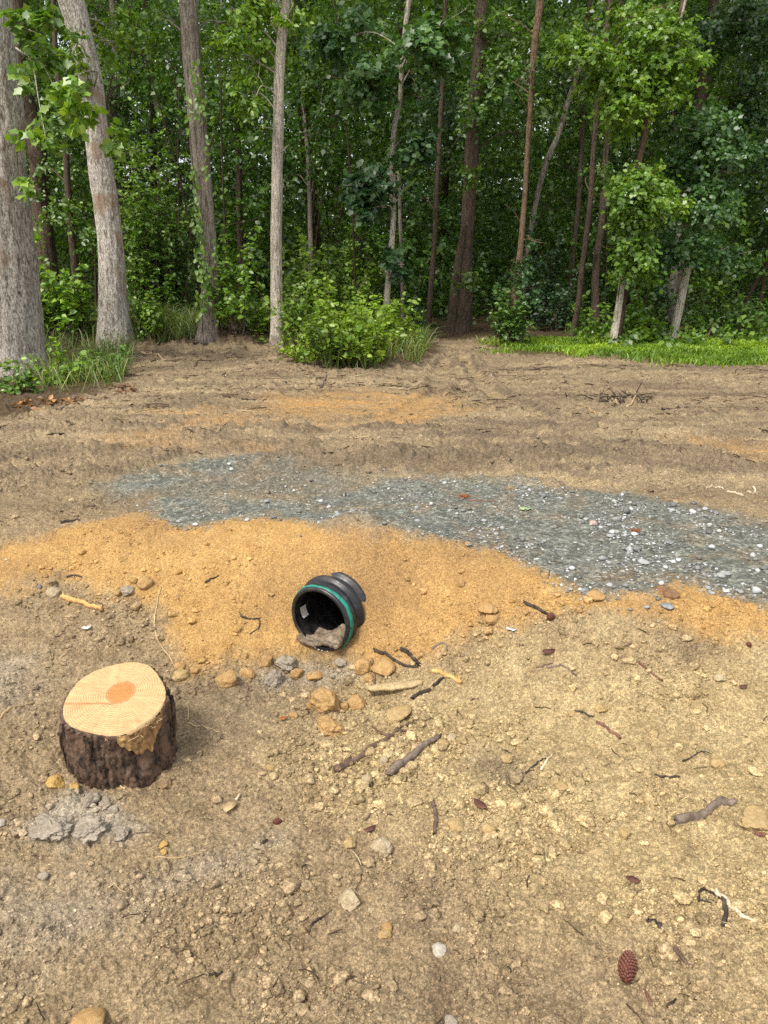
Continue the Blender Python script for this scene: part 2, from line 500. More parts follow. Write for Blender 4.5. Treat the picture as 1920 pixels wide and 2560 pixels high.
    c = mix(nt, lump, c, mix(nt, 1.0, c, ramp(nt, g, [(0., .85), (.5, 1.2), (1., 1.7)]), 'MULTIPLY'))
    h = math_(nt, 'ADD', math_(nt, 'MULTIPLY', n_fin, 1.0), math_(nt, 'MULTIPLY', n_grn, .45))
    h = math_(nt, 'ADD', h, math_(nt, 'MULTIPLY', gs.outputs[1], .25))
    principled(nt, out, c, .95, bump(nt, h, .55, .006), .12)
    return m

def leaf_material(name, dark, mid, light, trans=.38, gloss=.07, patch=.35):
    m, nt, out = newmat(name)
    g = nt.nodes.new('ShaderNodeNewGeometry')
    c = ramp(nt, g.outputs['Random Per Island'], [(0., dark), (.55, mid), (1., light)])
    big = noise(nt, g.outputs['Position'], patch, 3, .5)
    c = mix(nt, 1.0, c, ramp(nt, big, [(.3, (.52, .60, .75)), (.5, (1., 1., 1.)), (.7, (1.60, 1.45, 1.1))]), 'MULTIPLY')
    d = nt.nodes.new('ShaderNodeBsdfDiffuse'); nt.links.new(c, d.inputs[0])
    t = nt.nodes.new('ShaderNodeBsdfTranslucent')
    nt.links.new(mix(nt, 1.0, c, (1.35, 1.3, .55), 'MULTIPLY'), t.inputs[0])
    a = nt.nodes.new('ShaderNodeMixShader'); a.inputs[0].default_value = trans
    nt.links.new(d.outputs[0], a.inputs[1]); nt.links.new(t.outputs[0], a.inputs[2])
    gl = nt.nodes.new('ShaderNodeBsdfGlossy'); gl.inputs['Roughness'].default_value = .45
    b = nt.nodes.new('ShaderNodeMixShader'); b.inputs[0].default_value = gloss
    nt.links.new(a.outputs[0], b.inputs[1]); nt.links.new(gl.outputs[0], b.inputs[2])
    nt.links.new(b.outputs[0], out.inputs[0])
    return m

def bark_material(name, dark, light, patchc, patch=.55, scale=9, stretch=.16):
    m, nt, out = newmat(name)
    p = geo_pos(nt)
    n1 = noise(nt, mapping(nt, p, (1, 1, stretch)), scale * 4.5, 6, .7, .8)
    n2 = noise(nt, p, 2.2, 4, .6, .4)
    n3 = noise(nt, mapping(nt, p, (1, 1, .38)), scale * 8, 4, .75, .5)
    n4 = noise(nt, mapping(nt, p, (1, 1, .5)), .9, 3, .6)
    c = mix(nt, ramp(nt, n1, [(.37, 0.), (.53, 1.)]), dark, light)
    c = mix(nt, ramp(nt, n3, [(.42, .75), (.52, 0.)]), c, dark)
    c = mix(nt, ramp(nt, n2, [(patch, 0.), (patch + .10, .85)]), c, patchc)
    c = mix(nt, 1.0, c, ramp(nt, n4, [(.35, .75), (.65, 1.2)]), 'MULTIPLY')
    h = math_(nt, 'ADD', n1, math_(nt, 'MULTIPLY', n3, .8))
    principled(nt, out, c, .95, bump(nt, h, .75, .018), .1)
    return m

def simple_material(name, a, b, scale, rough=.85, bs=.5, bd=.004, stretch=(1, 1, 1), spec=.2, which='Object', det=5):
    m, nt, out = newmat(name)
    p = mapping(nt, coords(nt, which), stretch)
    n1 = noise(nt, p, scale, det, .65, .2)
    n2 = noise(nt, p, scale * 6, 3, .6)
    c = mix(nt, ramp(nt, n1, [(.35, 0.), (.65, 1.)]), a, b)
    c = mix(nt, .6, c, mix(nt, 1.0, c, ramp(nt, n2, [(.3, .6), (.7, 1.35)]), 'MULTIPLY'))
    principled(nt, out, c, rough, bump(nt, math_(nt, 'ADD', n1, math_(nt, 'MULTIPLY', n2, .5)), bs, bd), spec)
    return m

M = {}
M['soil'] = soil_material()
M['leaf_bright'] = leaf_material('leaf_bright', (.080, .180, .014), (.145, .285, .022), (.245, .385, .045))
M['leaf_fresh'] = leaf_material('leaf_fresh', (.105, .205, .018), (.180, .310, .028), (.290, .420, .060), .4, .05, 1.1)
M['leaf_mid'] = leaf_material('leaf_mid', (.052, .128, .014), (.098, .205, .024), (.175, .295, .044))
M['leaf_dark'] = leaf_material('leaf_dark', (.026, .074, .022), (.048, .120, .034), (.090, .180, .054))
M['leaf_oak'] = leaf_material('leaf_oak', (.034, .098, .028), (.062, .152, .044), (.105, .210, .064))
M['leaf_far'] = leaf_material('leaf_far', (.030, .082, .012), (.068, .158, .018), (.150, .270, .038), .42, .05, .22)
M['grass'] = leaf_material('grass', (.130, .250, .016), (.215, .370, .024), (.330, .460, .050), .35, .04, 1.2)
M['tall_grass'] = leaf_material('tall_grass', (.080, .150, .022), (.150, .235, .040), (.330, .320, .130), .35, .05, 1.0)
M['litter'] = leaf_material('litter', (.085, .042, .018), (.200, .095, .040), (.340, .200, .095), .15, .04, 2.0)
M['bark_pale'] = bark_material('bark_pale', (.150, .125, .100), (.580, .545, .480), (.28, .20, .14), .57, 9, .26)
M['bark_grey'] = bark_material('bark_grey', (.095, .078, .062), (.350, .305, .255), (.13, .105, .075), .6, 10, .12)
M['bark_tan'] = bark_material('bark_tan', (.200, .165, .125), (.630, .570, .480), (.20, .165, .12), .6, 12, .12)
M['bark_brown'] = bark_material('bark_brown', (.040, .029, .022), (.150, .110, .082), (.095, .075, .058), .55, 10, .2)
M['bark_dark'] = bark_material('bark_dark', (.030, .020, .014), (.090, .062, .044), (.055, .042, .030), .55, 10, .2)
M['bark_red'] = bark_material('bark_red', (.060, .038, .025), (.215, .145, .095), (.16, .125, .09), .58, 11, .2)

# ------------------------------------------------------------------ ground sheet
print('ground')
PIPE_YAW = math.radians(30)
PIPE_P = np.array([-.270, 2.90, .125])         # centre of the pipe mouth
PAX = np.array([math.sin(PIPE_YAW), math.cos(PIPE_YAW), 0])
PLT = np.array([math.cos(PIPE_YAW), -math.sin(PIPE_YAW), 0])
R_IN, R_OUT = .128, .150

STUMP_C = np.array([-.872, 2.172])

def ground_mesh():
    ys = np.concatenate([[-60, -25, -10, -4, -1.5, 0, .4], np.geomspace(.75, 60, 1500), [70, 85, 110, 150, 220, 320]])
    t = np.concatenate([[-8, -4.5, -2.8, -1.9, -1.4, -1.1, -.95, -.85], np.linspace(-.78, -.56, 60)[:-1], np.linspace(-.56, .56, 860),
                        np.linspace(.56, .78, 60)[1:], [.85, .95, 1.1, 1.4, 1.9, 2.8, 4.5, 8]])
    w = np.where(ys > .4, ys + .6, 1.0 + (.4 - ys))
    X = (t[None, :] * w[:, None]); Y = np.repeat(ys[:, None], len(t), 1)
    # break up the regular rows
    j = np.minimum(.0012 * np.abs(Y), .01)
    X = X + R.uniform(-1, 1, X.shape) * j * .5; Y = Y + R.uniform(-1, 1, Y.shape) * j * .4
    x = X.ravel(); y = Y.ravel()
    zs = zones(x, y)
    z = Hs(x, y) + Hd(x, y, zs)
    # slight hollow against the stump
    V = np.stack([x, y, z], 1)
    nr, nc = X.shape
    a = (np.arange(nr - 1)[:, None] * nc + np.arange(nc - 1)[None, :]).ravel()
    q = np.stack([a, a + 1, a + nc + 1, a + nc], 1)
    # the bore of the culvert stays open
    cen = V[q].mean(1) - PIPE_P
    v = cen @ PAX; u = cen @ PLT
    r = np.sqrt(u * u + cen[:, 2] ** 2)
    q = q[~((v > .0) & (v < 1.6) & (r < R_OUT - .008))]
    me = mesh_np('ground', V, [q])
    return me, zs, y

def put_zones(me, zs, y, lump=0.0):
    sand, grav, clay, tan, orange, mud, wood = zs
    n = len(sand)
    farz = smooth(3.2, 4.4, y)
    for nm, tr in (('zone_a', (sand, grav, clay)), ('zone_b', (tan, orange, mud)), ('zone_c', (wood, np.full(n, lump), farz))):
        at = me.attributes.new(nm, 'FLOAT_COLOR', 'POINT')
        at.data.foreach_set('color', np.stack([*tr, np.ones(n)], 1).astype(np.float32).ravel())

gme, gz, gy = ground_mesh()
put_zones(gme, gz, gy)
kind(obj('ground', gme, M['soil']), 'structure')

# ------------------------------------------------------------------ leaves and crowns
def leaf_geo(pos, u, n, size, oval=False, wid=.34):
    """leaf blades: pos (k,3) base, u direction, n normal, size (k,)"""
    w = nrm(np.cross(n, u)); n = nrm(np.cross(u, w))
    L = size[:, None]
    if not oval:
        V = np.stack([pos, pos + u * L * .45 + w * L * wid + n * L * .07, pos + u * L - n * L * .08, pos + u * L * .45 - w * L * wid + n * L * .07], 1)
        k = len(pos)
        return V.reshape(-1, 3), [np.arange(k * 4).reshape(-1, 4)]
    V = np.stack([pos, pos + u * L * .28 + w * L * wid * .85 + n * L * .06, pos + u * L * .65 + w * L * wid * .8 + n * L * .04, pos + u * L - n * L * .1,
                  pos + u * L * .65 - w * L * wid * .8 + n * L * .04, pos + u * L * .28 - w * L * wid * .85 + n * L * .06], 1)
    b = np.arange(len(pos))[:, None] * 6
    return V.reshape(-1, 3), [np.concatenate([b + np.array([0, 1, 2, 3]), b + np.array([0, 3, 4, 5])])]

def lobed_geo(pos, u, n, size):
    """five-lobed leaves (maple and oak), ten outline points round a centre"""
    w = nrm(np.cross(n, u)); n = nrm(np.cross(u, w))
    L = size[:, None]
    out = [(0, 0), (.14, .28), (.26, .24), (.52, .44), (.66, .22), (1.0, 0), (.66, -.22), (.52, -.44), (.26, -.24), (.14, -.28)]
    P = [pos + u * L * .42]
    for a, b in out:
        P.append(pos + u * L * a + w * L * b + n * L * (.10 * abs(b) - .10 * a * a))
    V = np.stack(P, 1)
    base = np.arange(len(pos))[:, None] * 11
    tr = np.concatenate([base + np.array([0, 1 + i, 1 + (i + 1) % 10]) for i in range(10)])
    return V.reshape(-1, 3), [tr]

def clump(c, rad, n, size, rg, up=.55, outw=.55, twig=.4, oval=False, droop=.25, lobed=False, shell=2.4):
    c = np.asarray(c, float); rad = np.asarray(rad, float)
    nt_ = max(1, n // 12)
    d = nrm(rg.normal(size=(nt_, 3)))
    rr = rg.uniform(0, 1, (nt_, 1)) ** (1 / shell)
    tc = c + d * rr * rad
    td = nrm(d * np.array([1, 1, .25]) + rg.normal(size=(nt_, 3)) * .45 + np.array([0, 0, -droop]))
    tl = twig * rg.uniform(.6, 1.3, nt_)
    i = rg.integers(0, nt_, n)
    s = rg.uniform(-.5, .5, n)
    side = nrm(np.cross(td, np.array([0, 0, 1.0]) + rg.normal(size=(nt_, 3)) * .2))[i] * rg.choice([-1, 1], n)[:, None]
    pos = tc[i] + td[i] * (s * tl[i])[:, None] + rg.normal(size=(n, 3)) * size * .35
    pos[:, 2] -= (s + .5) ** 2 * tl[i] * .25
    u = nrm(td[i] * .5 + side * .75 + rg.normal(size=(n, 3)) * .35 + np.array([0, 0, -droop]))
    nm = nrm(np.array([0, 0, up]) + d[i] * outw + rg.normal(size=(n, 3)) * .45)
    sz = size * rg.uniform(.6, 1.3, n)
    if lobed: return lobed_geo(pos, u, nm, sz * 1.15)
    return leaf_geo(pos, u, nm, sz, oval)

def layered(c, rad, n, size, rg, **kw):
    """a spray of several flat leafy layers"""
    c = np.asarray(c, float); m = int(np.clip(rad[2] / .11, 2, 7)); out = []
    for i in range(m):
        z = (-1 + 2 * (i + .5) / m) * .85
        k = .45 + .55 * math.sqrt(max(0, 1 - z * z))
        o = rg.normal(size=3) * np.array([rad[0], rad[1], 0]) * .28
        q = int(n * k / (m * .82))
        out.append(clump(c + o + np.array([0, 0, z * rad[2]]), (rad[0] * k * rg.uniform(.65, 1.05), rad[1] * k * .9, min(.07, rad[2] * .3)), max(q, 6), size, rg, **kw))
    return join(out)

def spline(P, n):
    P = np.asarray(P, float)
    m = len(P)
    if m == 2: return P[0] + (P[1] - P[0]) * np.linspace(0, 1, n)[:, None]
    d = np.concatenate([[0], np.cumsum(np.linalg.norm(np.diff(P[:, :3], axis=0), axis=1))])
    T = np.gradient(P, d, axis=0)
    s = np.linspace(0, d[-1], n)
    k = np.clip(np.searchsorted(d, s, 'right') - 1, 0, m - 2)
    h = (d[k + 1] - d[k])[:, None]; t = ((s - d[k])[:, None]) / h
    return ((2 * t**3 - 3 * t**2 + 1) * P[k] + (t**3 - 2 * t**2 + t) * h * T[k] + (-2 * t**3 + 3 * t**2) * P[k + 1] + (t**3 - t**2) * h * T[k + 1])

def tube(P, rad, seg=12, disp=None, caps=True, flat=1.0):
    """tube along P (n,3) with radii (n,); disp(angle, s, r) gives a factor on the radius"""
    P = np.asarray(P, float); n = len(P)
    rad = np.broadcast_to(np.asarray(rad, float), (n,))
    T = nrm(np.gradient(P, axis=0))
    ref = np.array([1.0, 0, 0]) if abs(T[0, 0]) < .8 else np.array([0, 1.0, 0])
    A = np.zeros_like(P); a = nrm(np.cross(T[0], ref))
    for i in range(n):
        a = nrm(a - T[i] * np.dot(a, T[i])); A[i] = a
    B = np.cross(T, A)
    an = np.linspace(0, 2 * PI, seg, endpoint=False)
    s = np.concatenate([[0], np.cumsum(np.linalg.norm(np.diff(P, axis=0), axis=1))])
    rr = np.repeat(rad[:, None], seg, 1)
    if disp is not None: rr = rr * disp(an[None, :], s[:, None], rad[:, None])
    V = P[:, None, :] + rr[:, :, None] * (np.cos(an)[None, :, None] * A[:, None, :] + flat * np.sin(an)[None, :, None] * B[:, None, :])
    V = V.reshape(-1, 3)
    i = np.arange(n - 1)[:, None] * seg; j = np.arange(seg)[None, :]
    q = np.stack([i + j, i + (j + 1) % seg, i + seg + (j + 1) % seg, i + seg + j], -1).reshape(-1, 4)
    f = [q]
    if caps:
        k = len(V)
        V = np.concatenate([V, P[:1] - T[:1] * rad[0] * .15, P[-1:] + T[-1:] * rad[-1] * .15])
        jj = np.arange(seg)
        f.append(np.stack([np.full(seg, k), (jj + 1) % seg, jj], 1))
        o = (n - 1) * seg
        f.append(np.stack([np.full(seg, k + 1), o + jj, o + (jj + 1) % seg], 1))
    return V, f

def barky(amp, seed, k=3.0, st=2.2):
    def f(an, s, r):
        x = (np.cos(an) * k + 0 * s); y = (np.sin(an) * k + 0 * s)
        return 1 + amp * fbm(x + 5 * np.sin(s * .37 + seed), y + s * st * .35 + seed * 3.1, 3, int(seed)) + amp * .9 * fbm(an * 5 / 1.0 * np.ones_like(s), s * st, 2, int(seed) + 9)
    return f

def tree(label, pts, bark, clumps=(), leaf='leaf_mid', lsize=.10, name='deciduous_tree', high=True, base=None, seed=0, seg=20, flare=1.35,
         bamp=.06, group=None, Y=None, cat='tree', oval=False, lobed=False, hpos=None, hn=520, limbs=True, bare=()):
    """pts: (px, py, width px) from the top of the picture down to the foot. clumps: (px, py, dy, rx px, rz px, leaves)."""
    rg = np.random.default_rng(1000 + seed)
    fx, fy = (pts[-1][0], pts[-1][1]) if base is None else base
    if Y is None: Y = float(G(fx, fy)[1])
    W = []
    for px, py, wd in pts:
        p = AT(px, py, Y)
        W.append([*p, .5 * wd / F * depth(p)])
    W = np.array(W)
    gz_ = H1(W[-1, 0], Y) - .12
    if W[-1, 2] > gz_ + .02:                                # carry the trunk down to the ground
        d = W[-1] - W[-2]
        k = (W[-1, 2] - gz_) / max(-d[2], .05)
        W = np.concatenate([W, [[W[-1, 0] + min(max(d[0] * k, -.25), .25), Y, gz_, W[-1, 3] * 1.1]]])
    else:
        W[-1, 2] = gz_
    foot = np.array([W[-1, 0], Y, H1(W[-1, 0], Y)])
    if high:                                                # and up above the picture
        d = (W[0] - W[1]); d = d / max(d[2], .1)
        top = []
        for dz, k in ((2.5, .85), (6, .62)):
            top.append([W[0, 0] + d[0] * dz * .8, Y + rg.normal() * .2, W[0, 2] + dz, W[0, 3] * k])
        W = np.concatenate([np.array(top)[::-1], W])
    n = int(60 + 6 * (W[0, 2] - W[-1, 2]))
    Q = spline(W, n)
    r = np.maximum(Q[:, 3], .006)
    hgt = Q[:, 2] - foot[2]
    r = r * (1 + (flare - 1) * np.exp(-np.maximum(hgt, 0) / (.16 + 1.2 * r[-1])))
    wob = np.stack([fbm(Q[:, 2] * .8, Q[:, 2] * 0 + seed, 2, 70), fbm(Q[:, 2] * .8, Q[:, 2] * 0 + seed + 9, 2, 71)], 1) * .012
    C = Q[:, :3].copy(); C[:, :2] += wob
    parts = [tube(C, r, seg, barky(bamp, seed + 3))]
    crown = []
    def trunk_at(z):
        k = np.argmin(np.abs(C[:, 2] - z)); return C[k], r[k]
    for cl in clumps:
        px, py, dy, rx, rz, k = cl
        c = AT(px, py, Y + dy)
        m = depth(c) / F
        rad = (rx * m, max(.25, rx * m * .8), rz * m)
        crown.append(layered(c, rad, int(k * (2.3 if lsize < .08 else 1.7)), lsize * .8, rg, oval=oval, lobed=lobed, twig=min(.45, rx * m)))
        if limbs:
            a, ra = trunk_at(min(max(c[2] - .25 * np.linalg.norm(c[:2] - foot[:2]) - .1, foot[2] + .5), C[:, 2].max()))
            mid = (a + c) / 2 + np.array([rg.normal() * .08, rg.normal() * .08, .12])
            parts.append(tube(spline([a, mid, c, c + (c - mid) * .5], 16), np.linspace(min(ra * .4, .014), .003, 16), 6))
            for _ in range(3):
                e = c + rg.normal(size=3) * np.array(rad) * .6
                parts.append(tube(spline([mid * .5 + c * .5, (mid + c + e) / 3 + rg.normal(size=3) * .05, e], 10), np.linspace(.007, .002, 10), 5))
    for b in bare:                                           # bare side branches: list of picture points
        bp = np.array([AT(px, py, Y + dy) for px, py, dy in b])
        parts.append(tube(spline(bp, 20), np.linspace(.011, .003, 20), 6))
    if high:  # high leaves out of view, added to block sky light from the wood
        tp = C[0] if hpos is None else np.array(hpos)
        for _ in range(4):
            c = tp + rg.normal(size=3) * np.array([1.3, 1.3, 1.0])
            crown.append(clump(c, (1.7, 1.7, 1.0), hn // 4, .26, rg))
    root = thing(name, label, cat, foot, group)
    if seed == 18:
        lo = np.nonzero((C[:, 2] - foot[2] < 1.55) & (C[:, 2] - foot[2] > .05))[0]
        V, f = tube(C[lo] + np.array([.045, -.030, 0]), r[lo] * .62, 14, barky(.10, 5))
        obj('charred_strip', mesh_np('charred_strip', V - foot, f), M['bark_dark'], root)
        hi = np.nonzero((C[:, 2] - foot[2] > 2.9) & (C[:, 2] < 4.9))[0]
        V, f = tube(C[hi] + np.array([.02, -.025, 0]), r[hi] * .7, 14, barky(.06, 6))
        obj('bared_wood', mesh_np('bared_wood', V - foot, f), M['bark_tan'], root)
        k = lo[0] if len(lo) else 0
        V, f = tube(C[[i for i in range(len(C)) if C[i, 2] - foot[2] < 1.9]][:], r[[i for i in range(len(C)) if C[i, 2] - foot[2] < 1.9]] * 1.03, seg, barky(bamp, 8))
        obj('pale_bark', mesh_np('pale_bark', V - foot, f), M['bark_tan'], root)
    V, f = join(parts)
    obj('trunk', mesh_np('trunk', V - foot, f), M[bark], root)
    if crown:
        V, f = join(crown)
        obj('crown', mesh_np('crown', V - foot, f, False), M[leaf], root)
    return root

print('trees')
# the big trunks on the left, front row
tree('broad pale trunk with flaking bark standing at the left picture edge', [(-34, 0, 114), (-6, 250, 116), (4, 470, 120), (32, 750, 130), (44, 935, 146)], 'bark_pale',
     [(75, 70, -.4, 45, 38, 60), (105, 140, -.5, 55, 40, 70), (150, 250, -.6, 60, 40, 60), (195, 225, -.9, 35, 35, 26), (215, 285, -1.0, 32, 50, 30), (115, 330, -.3, 55, 55, 60), (60, 195, -.5, 25, 30, 20),
      (285, 345, -.5, 30, 30, 20), (72, 345, -.5, 22, 22, 16), (95, 465, -.4, 45, 22, 24), (140, 40, -.6, 40, 30, 30)], 'leaf_bright', .105, seed=1, seg=72, bamp=.05, oval=True, lobed=True, limbs=False, flare=1.15,
     bare=[[(40, 120, -.2), (80, 155, -.5), (95, 240, -.6), (115, 350, -.7)], [(50, 130, -.2), (105, 160, -.5), (150, 250, -.6)], [(25, 60, -.1), (60, 70, -.4), (110, 90, -.5)]])
tree('dark brown trunk partly hidden behind the broad pale trunk', [(40, 0, 40), (58, 211, 42), (93, 380, 44), (106, 548, 46), (122, 700, 50)], 'bark_brown',
     [(60, 110, .5, 90, 70, 300), (150, 420, .6, 80, 60, 260)], 'leaf_mid', .10, Y=15.0, seed=2, seg=32)
tree('tall grey trunk leaning left with a grass tuft round its foot', [(176, 0, 62), (205, 105, 56), (225, 190, 55), (250, 400, 58), (266, 530, 60), (284, 740, 64), (291, 855, 74)], 'bark_pale',
     [(188, 110, -.35, 22, 45, 60), (196, 185, -.35, 20, 40, 50), (290, 110, .4, 60, 50, 130), (275, 60, .4, 60, 35, 100), (330, 370, .3, 40, 30, 50)], 'leaf_bright', .095, seed=3, seg=64, bamp=.07, oval=True)
tree('straight grey trunk with creeper climbing its left side', [(472, 0, 43), (484, 211, 45), (503, 422, 46), (515, 542, 45), (526, 711, 43), (520, 845, 46)], 'bark_grey',
     [(430, 60, .8, 90, 60, 260), (560, 60, .9, 80, 60, 260)], 'leaf_mid', .09, seed=4, seg=56, bamp=.06)
tree('slim pale straight trunk rising behind the leafy bank', [(716, 0, 21), (702, 127, 25), (695, 295, 27), (692, 548, 28), (691, 753, 29), (693, 862, 32)], 'bark_tan',
     [(605, 75, -.1, 62, 55, 360), (660, 12, .1, 60, 30, 220), (745, 40, .1, 42, 30, 110), (708, 52, -.25, 18, 22, 40), (605, 235, -.2, 55, 50, 220), (650, 150, .2, 55, 60, 200), (590, 150, .5, 60, 60, 200)], 'leaf_bright', .085, seed=5, seg=32, bamp=.04, oval=True,
     bare=[[(694, 250, 0), (680, 228, -.1), (655, 215, -.3), (640, 240, -.5)], [(695, 330, 0), (680, 322, 0), (640, 320, .1)], [(697, 388, 0), (714, 370, -.1), (722, 362, -.1)]])
tree('thin wavy pale trunk hung with oak leaf sprays', [(1022, 0, 12), (1014, 59, 12), (1006, 160, 12), (999, 245, 12), (986, 316, 13), (981, 422, 13), (983, 527, 13), (977, 627, 14), (967, 753, 16), (965, 800, 17)], 'bark_tan',
     [(892, 463, -.4, 62, 40, 330), (925, 203, -.3, 85, 45, 520), (1075, 97, -.4, 90, 45, 500), (1045, 367, -.3, 62, 38, 280), (930, 520, -.3, 45, 30, 130), (940, 445, -.3, 40, 35, 110), (1090, 140, -.2, 60, 30, 200), (985, 660, -.3, 35, 50, 150),
      (860, 90, .4, 90, 60, 380), (1010, 190, .2, 60, 40, 200)], 'leaf_oak', .105, seed=6, Y=12.0, seg=20, bamp=.05, lobed=True, bare=[[(985, 372, 0), (1000, 352, -.1), (1006, 347, -.1)]])
tree('thin dark trunk that forks, behind the pale bank leaves', [(760, 290, 9), (770, 400, 10), (775, 548, 11), (777, 627, 12), (773, 753, 13), (772, 800, 13)], 'bark_grey',
     [(800, 330, .3, 60, 60, 200), (730, 440, .4, 60, 50, 200), (830, 385, -.4, 65, 38, 220), (800, 200, .4, 80, 70, 300)], 'leaf_mid', .09, seed=7, high=False, name='young_tree', bare=[[(776, 500, 0), (784, 430, -.1), (780, 390, -.1)], [(766, 350, 0), (800, 260, 0), (808, 220, 0)]])
tree('young tree wrapped in yellow green vine leaves above the leafy bank', [(884, 440, 6), (890, 527, 9), (902, 627, 10), (910, 774, 10), (911, 800, 10)], 'bark_brown',
     [(893, 590, -.3, 28, 40, 110), (905, 640, -.3, 45, 30, 120), (880, 660, -.3, 40, 30, 100), (915, 700, -.3, 40, 45, 140), (930, 600, -.2, 30, 20, 40)], 'leaf_bright', .085, seed=8, high=False, name='young_tree', oval=True)
tree('slender dark trunk with a pale lichened foot left of the dirt path', [(1100, 330, 12), (1096, 413, 13), (1091, 500, 13), (1087, 584, 13), (1077, 732, 13), (1070, 830, 13)], 'bark_brown',
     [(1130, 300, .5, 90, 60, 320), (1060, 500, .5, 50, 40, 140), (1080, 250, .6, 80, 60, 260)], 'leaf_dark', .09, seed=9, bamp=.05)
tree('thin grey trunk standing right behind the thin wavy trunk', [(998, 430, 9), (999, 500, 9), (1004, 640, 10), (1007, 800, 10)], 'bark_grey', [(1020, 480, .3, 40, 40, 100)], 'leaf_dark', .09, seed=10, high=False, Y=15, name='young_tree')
t8 = tree('massive dark trunk with a double foot at the head of the path', [(1204, 0, 24), (1197, 120, 27), (1188, 250, 34), (1183, 338, 36), (1172, 506, 32), (1164, 627, 33), (1156, 753, 44), (1150, 830, 50)], 'bark_brown',
     [(1150, 60, .6, 90, 60, 300), (1260, 90, -.4, 100, 60, 420), (1200, 280, -.5, 70, 40, 200), (1250, 200, -.4, 90, 60, 400), (1175, 440, -.4, 30, 30, 60), (1300, 330, .4, 90, 70, 300), (1180, 700, -.5, 45, 25, 90)], 'leaf_mid', .10, seed=11, seg=40, bamp=.07, oval=True,
     bare=[[(1184, 300, 0), (1130, 370, .2), (1105, 440, .3)], [(1172, 405, 0), (1140, 410, -.2), (1110, 430, -.3)], [(1195, 170, 0), (1187, 60, .2), (1190, 0, .2)], [(1195, 160, 0), (1230, 60, .1), (1240, 0, .1)]])
tree('smaller leaning trunk joined to the foot of the massive dark trunk', [(1160, 560, 14), (1140, 700, 24), (1128, 820, 28)], 'bark_brown', (), seed=12, high=False, Y=13.4, flare=1.2, bamp=.06)
tree('brown crooked trunk with sprouting leaves right of the path', [(1351, 0, 19), (1343, 60, 17), (1334, 127, 16), (1328, 253, 13), (1321, 338, 13), (1311, 506, 13), (1298, 648, 16), (1287, 753, 18), (1281, 860, 17)], 'bark_red',
     [(1342, 605, -.2, 22, 14, 25), (1300, 690, -.3, 45, 18, 60), (1305, 655, -.2, 25, 14, 25), (1262, 728, -.2, 25, 20, 25), (1320, 750, -.3, 30, 40, 80), (1345, 180, -.2, 25, 40, 40), (1290, 210, .3, 40, 30, 60)], 'leaf_oak', .085, seed=13, seg=20, bamp=.05, oval=True,
     bare=[[(1333, 85, 0), (1310, 65, 0), (1270, 42, .1), (1250, 30, .2)], [(1322, 280, 0), (1305, 250, -.1), (1287, 225, -.1)], [(1302, 560, 0), (1285, 530, -.1), (1262, 510, -.2)]])
tree('slim grey trunk leaning far right behind the brown crooked trunk', [(1470, 120, 10), (1448, 181, 12), (1418, 262, 13), (1397, 329, 14), (1363, 414, 14), (1332, 549, 13), (1313, 680, 13), (1305, 800, 14)], 'bark_grey',
     [(1400, 230, .3, 70, 50, 260), (1460, 170, -.2, 60, 35, 200), (1380, 140, .5, 90, 60, 320)], 'leaf_mid', .09, seed=14, seg=16, Y=14.5)
tree('slim brown upright trunk behind the grass, left of a leaning pair', [(1462, 180, 10), (1458, 274, 11), (1452, 401, 11), (1445, 521, 12), (1431, 648, 12), (1423, 753, 12), (1418, 812, 13)], 'bark_brown',
     [(1440, 330, .4, 70, 60, 260), (1400, 420, .5, 60, 50, 200)], 'leaf_mid', .09, seed=15, seg=16)
tree('slim dark trunk whose foot bends out of the grass', [(1526, 0, 13), (1511, 127, 13), (1494, 253, 13), (1486, 359, 13), (1473, 527, 13), (1458, 648, 14), (1444, 774, 14), (1427, 852, 15)], 'bark_brown',
     [(1520, 240, .4, 60, 60, 200), (1480, 60, .4, 80, 60, 260), (1500, 440, .5, 50, 40, 120)], 'leaf_mid', .09, seed=16, seg=18)
tree('upright dark red trunk behind the split maple', [(1552, 30, 12), (1535, 200, 13), (1524, 295, 14), (1511, 443, 15), (1503, 548, 16), (1490, 669, 18), (1488, 780, 20)], 'bark_brown',
     [(1560, 120, .5, 90, 60, 300)], 'leaf_mid', .09, seed=17, seg=18, Y=14.5)
tree('snapped maple with a pale and charred split trunk and bright leaf clumps', [(1708, 0, 9), (1684, 93, 10), (1655, 181, 11), (1623, 262, 13), (1610, 338, 14), (1595, 418, 15), (1578, 563, 17), (1557, 700, 19), (1547, 774, 20), (1532, 866, 21)], 'bark_red',
     [(1612, 470, -.5, 92, 62, 1050), (1600, 500, -.7, 70, 45, 420), (1574, 640, -.45, 66, 66, 720), (1587, 540, -.4, 55, 40, 280), (1579, 232, -.3, 85, 60, 620), (1642, 148, -.2, 100, 80, 760), (1473, 120, -.4, 72, 36, 380), (1676, 211, -.2, 60, 50, 300),
      (1590, 38, .1, 110, 50, 460), (1540, 160, -.2, 60, 50, 280), (1500, 200, -.2, 50, 30, 140), (1690, 120, .2, 60, 50, 220), (1540, 310, .2, 50, 45, 180)], 'leaf_bright', .072, seed=18, seg=20, bamp=.04, lobed=True,
     bare=[[(1592, 235, 0), (1570, 215, 0), (1530, 165, -.2), (1490, 145, -.4), (1445, 138, -.5)], [(1612, 425, 0), (1622, 412, 0), (1632, 403, -.1)]])
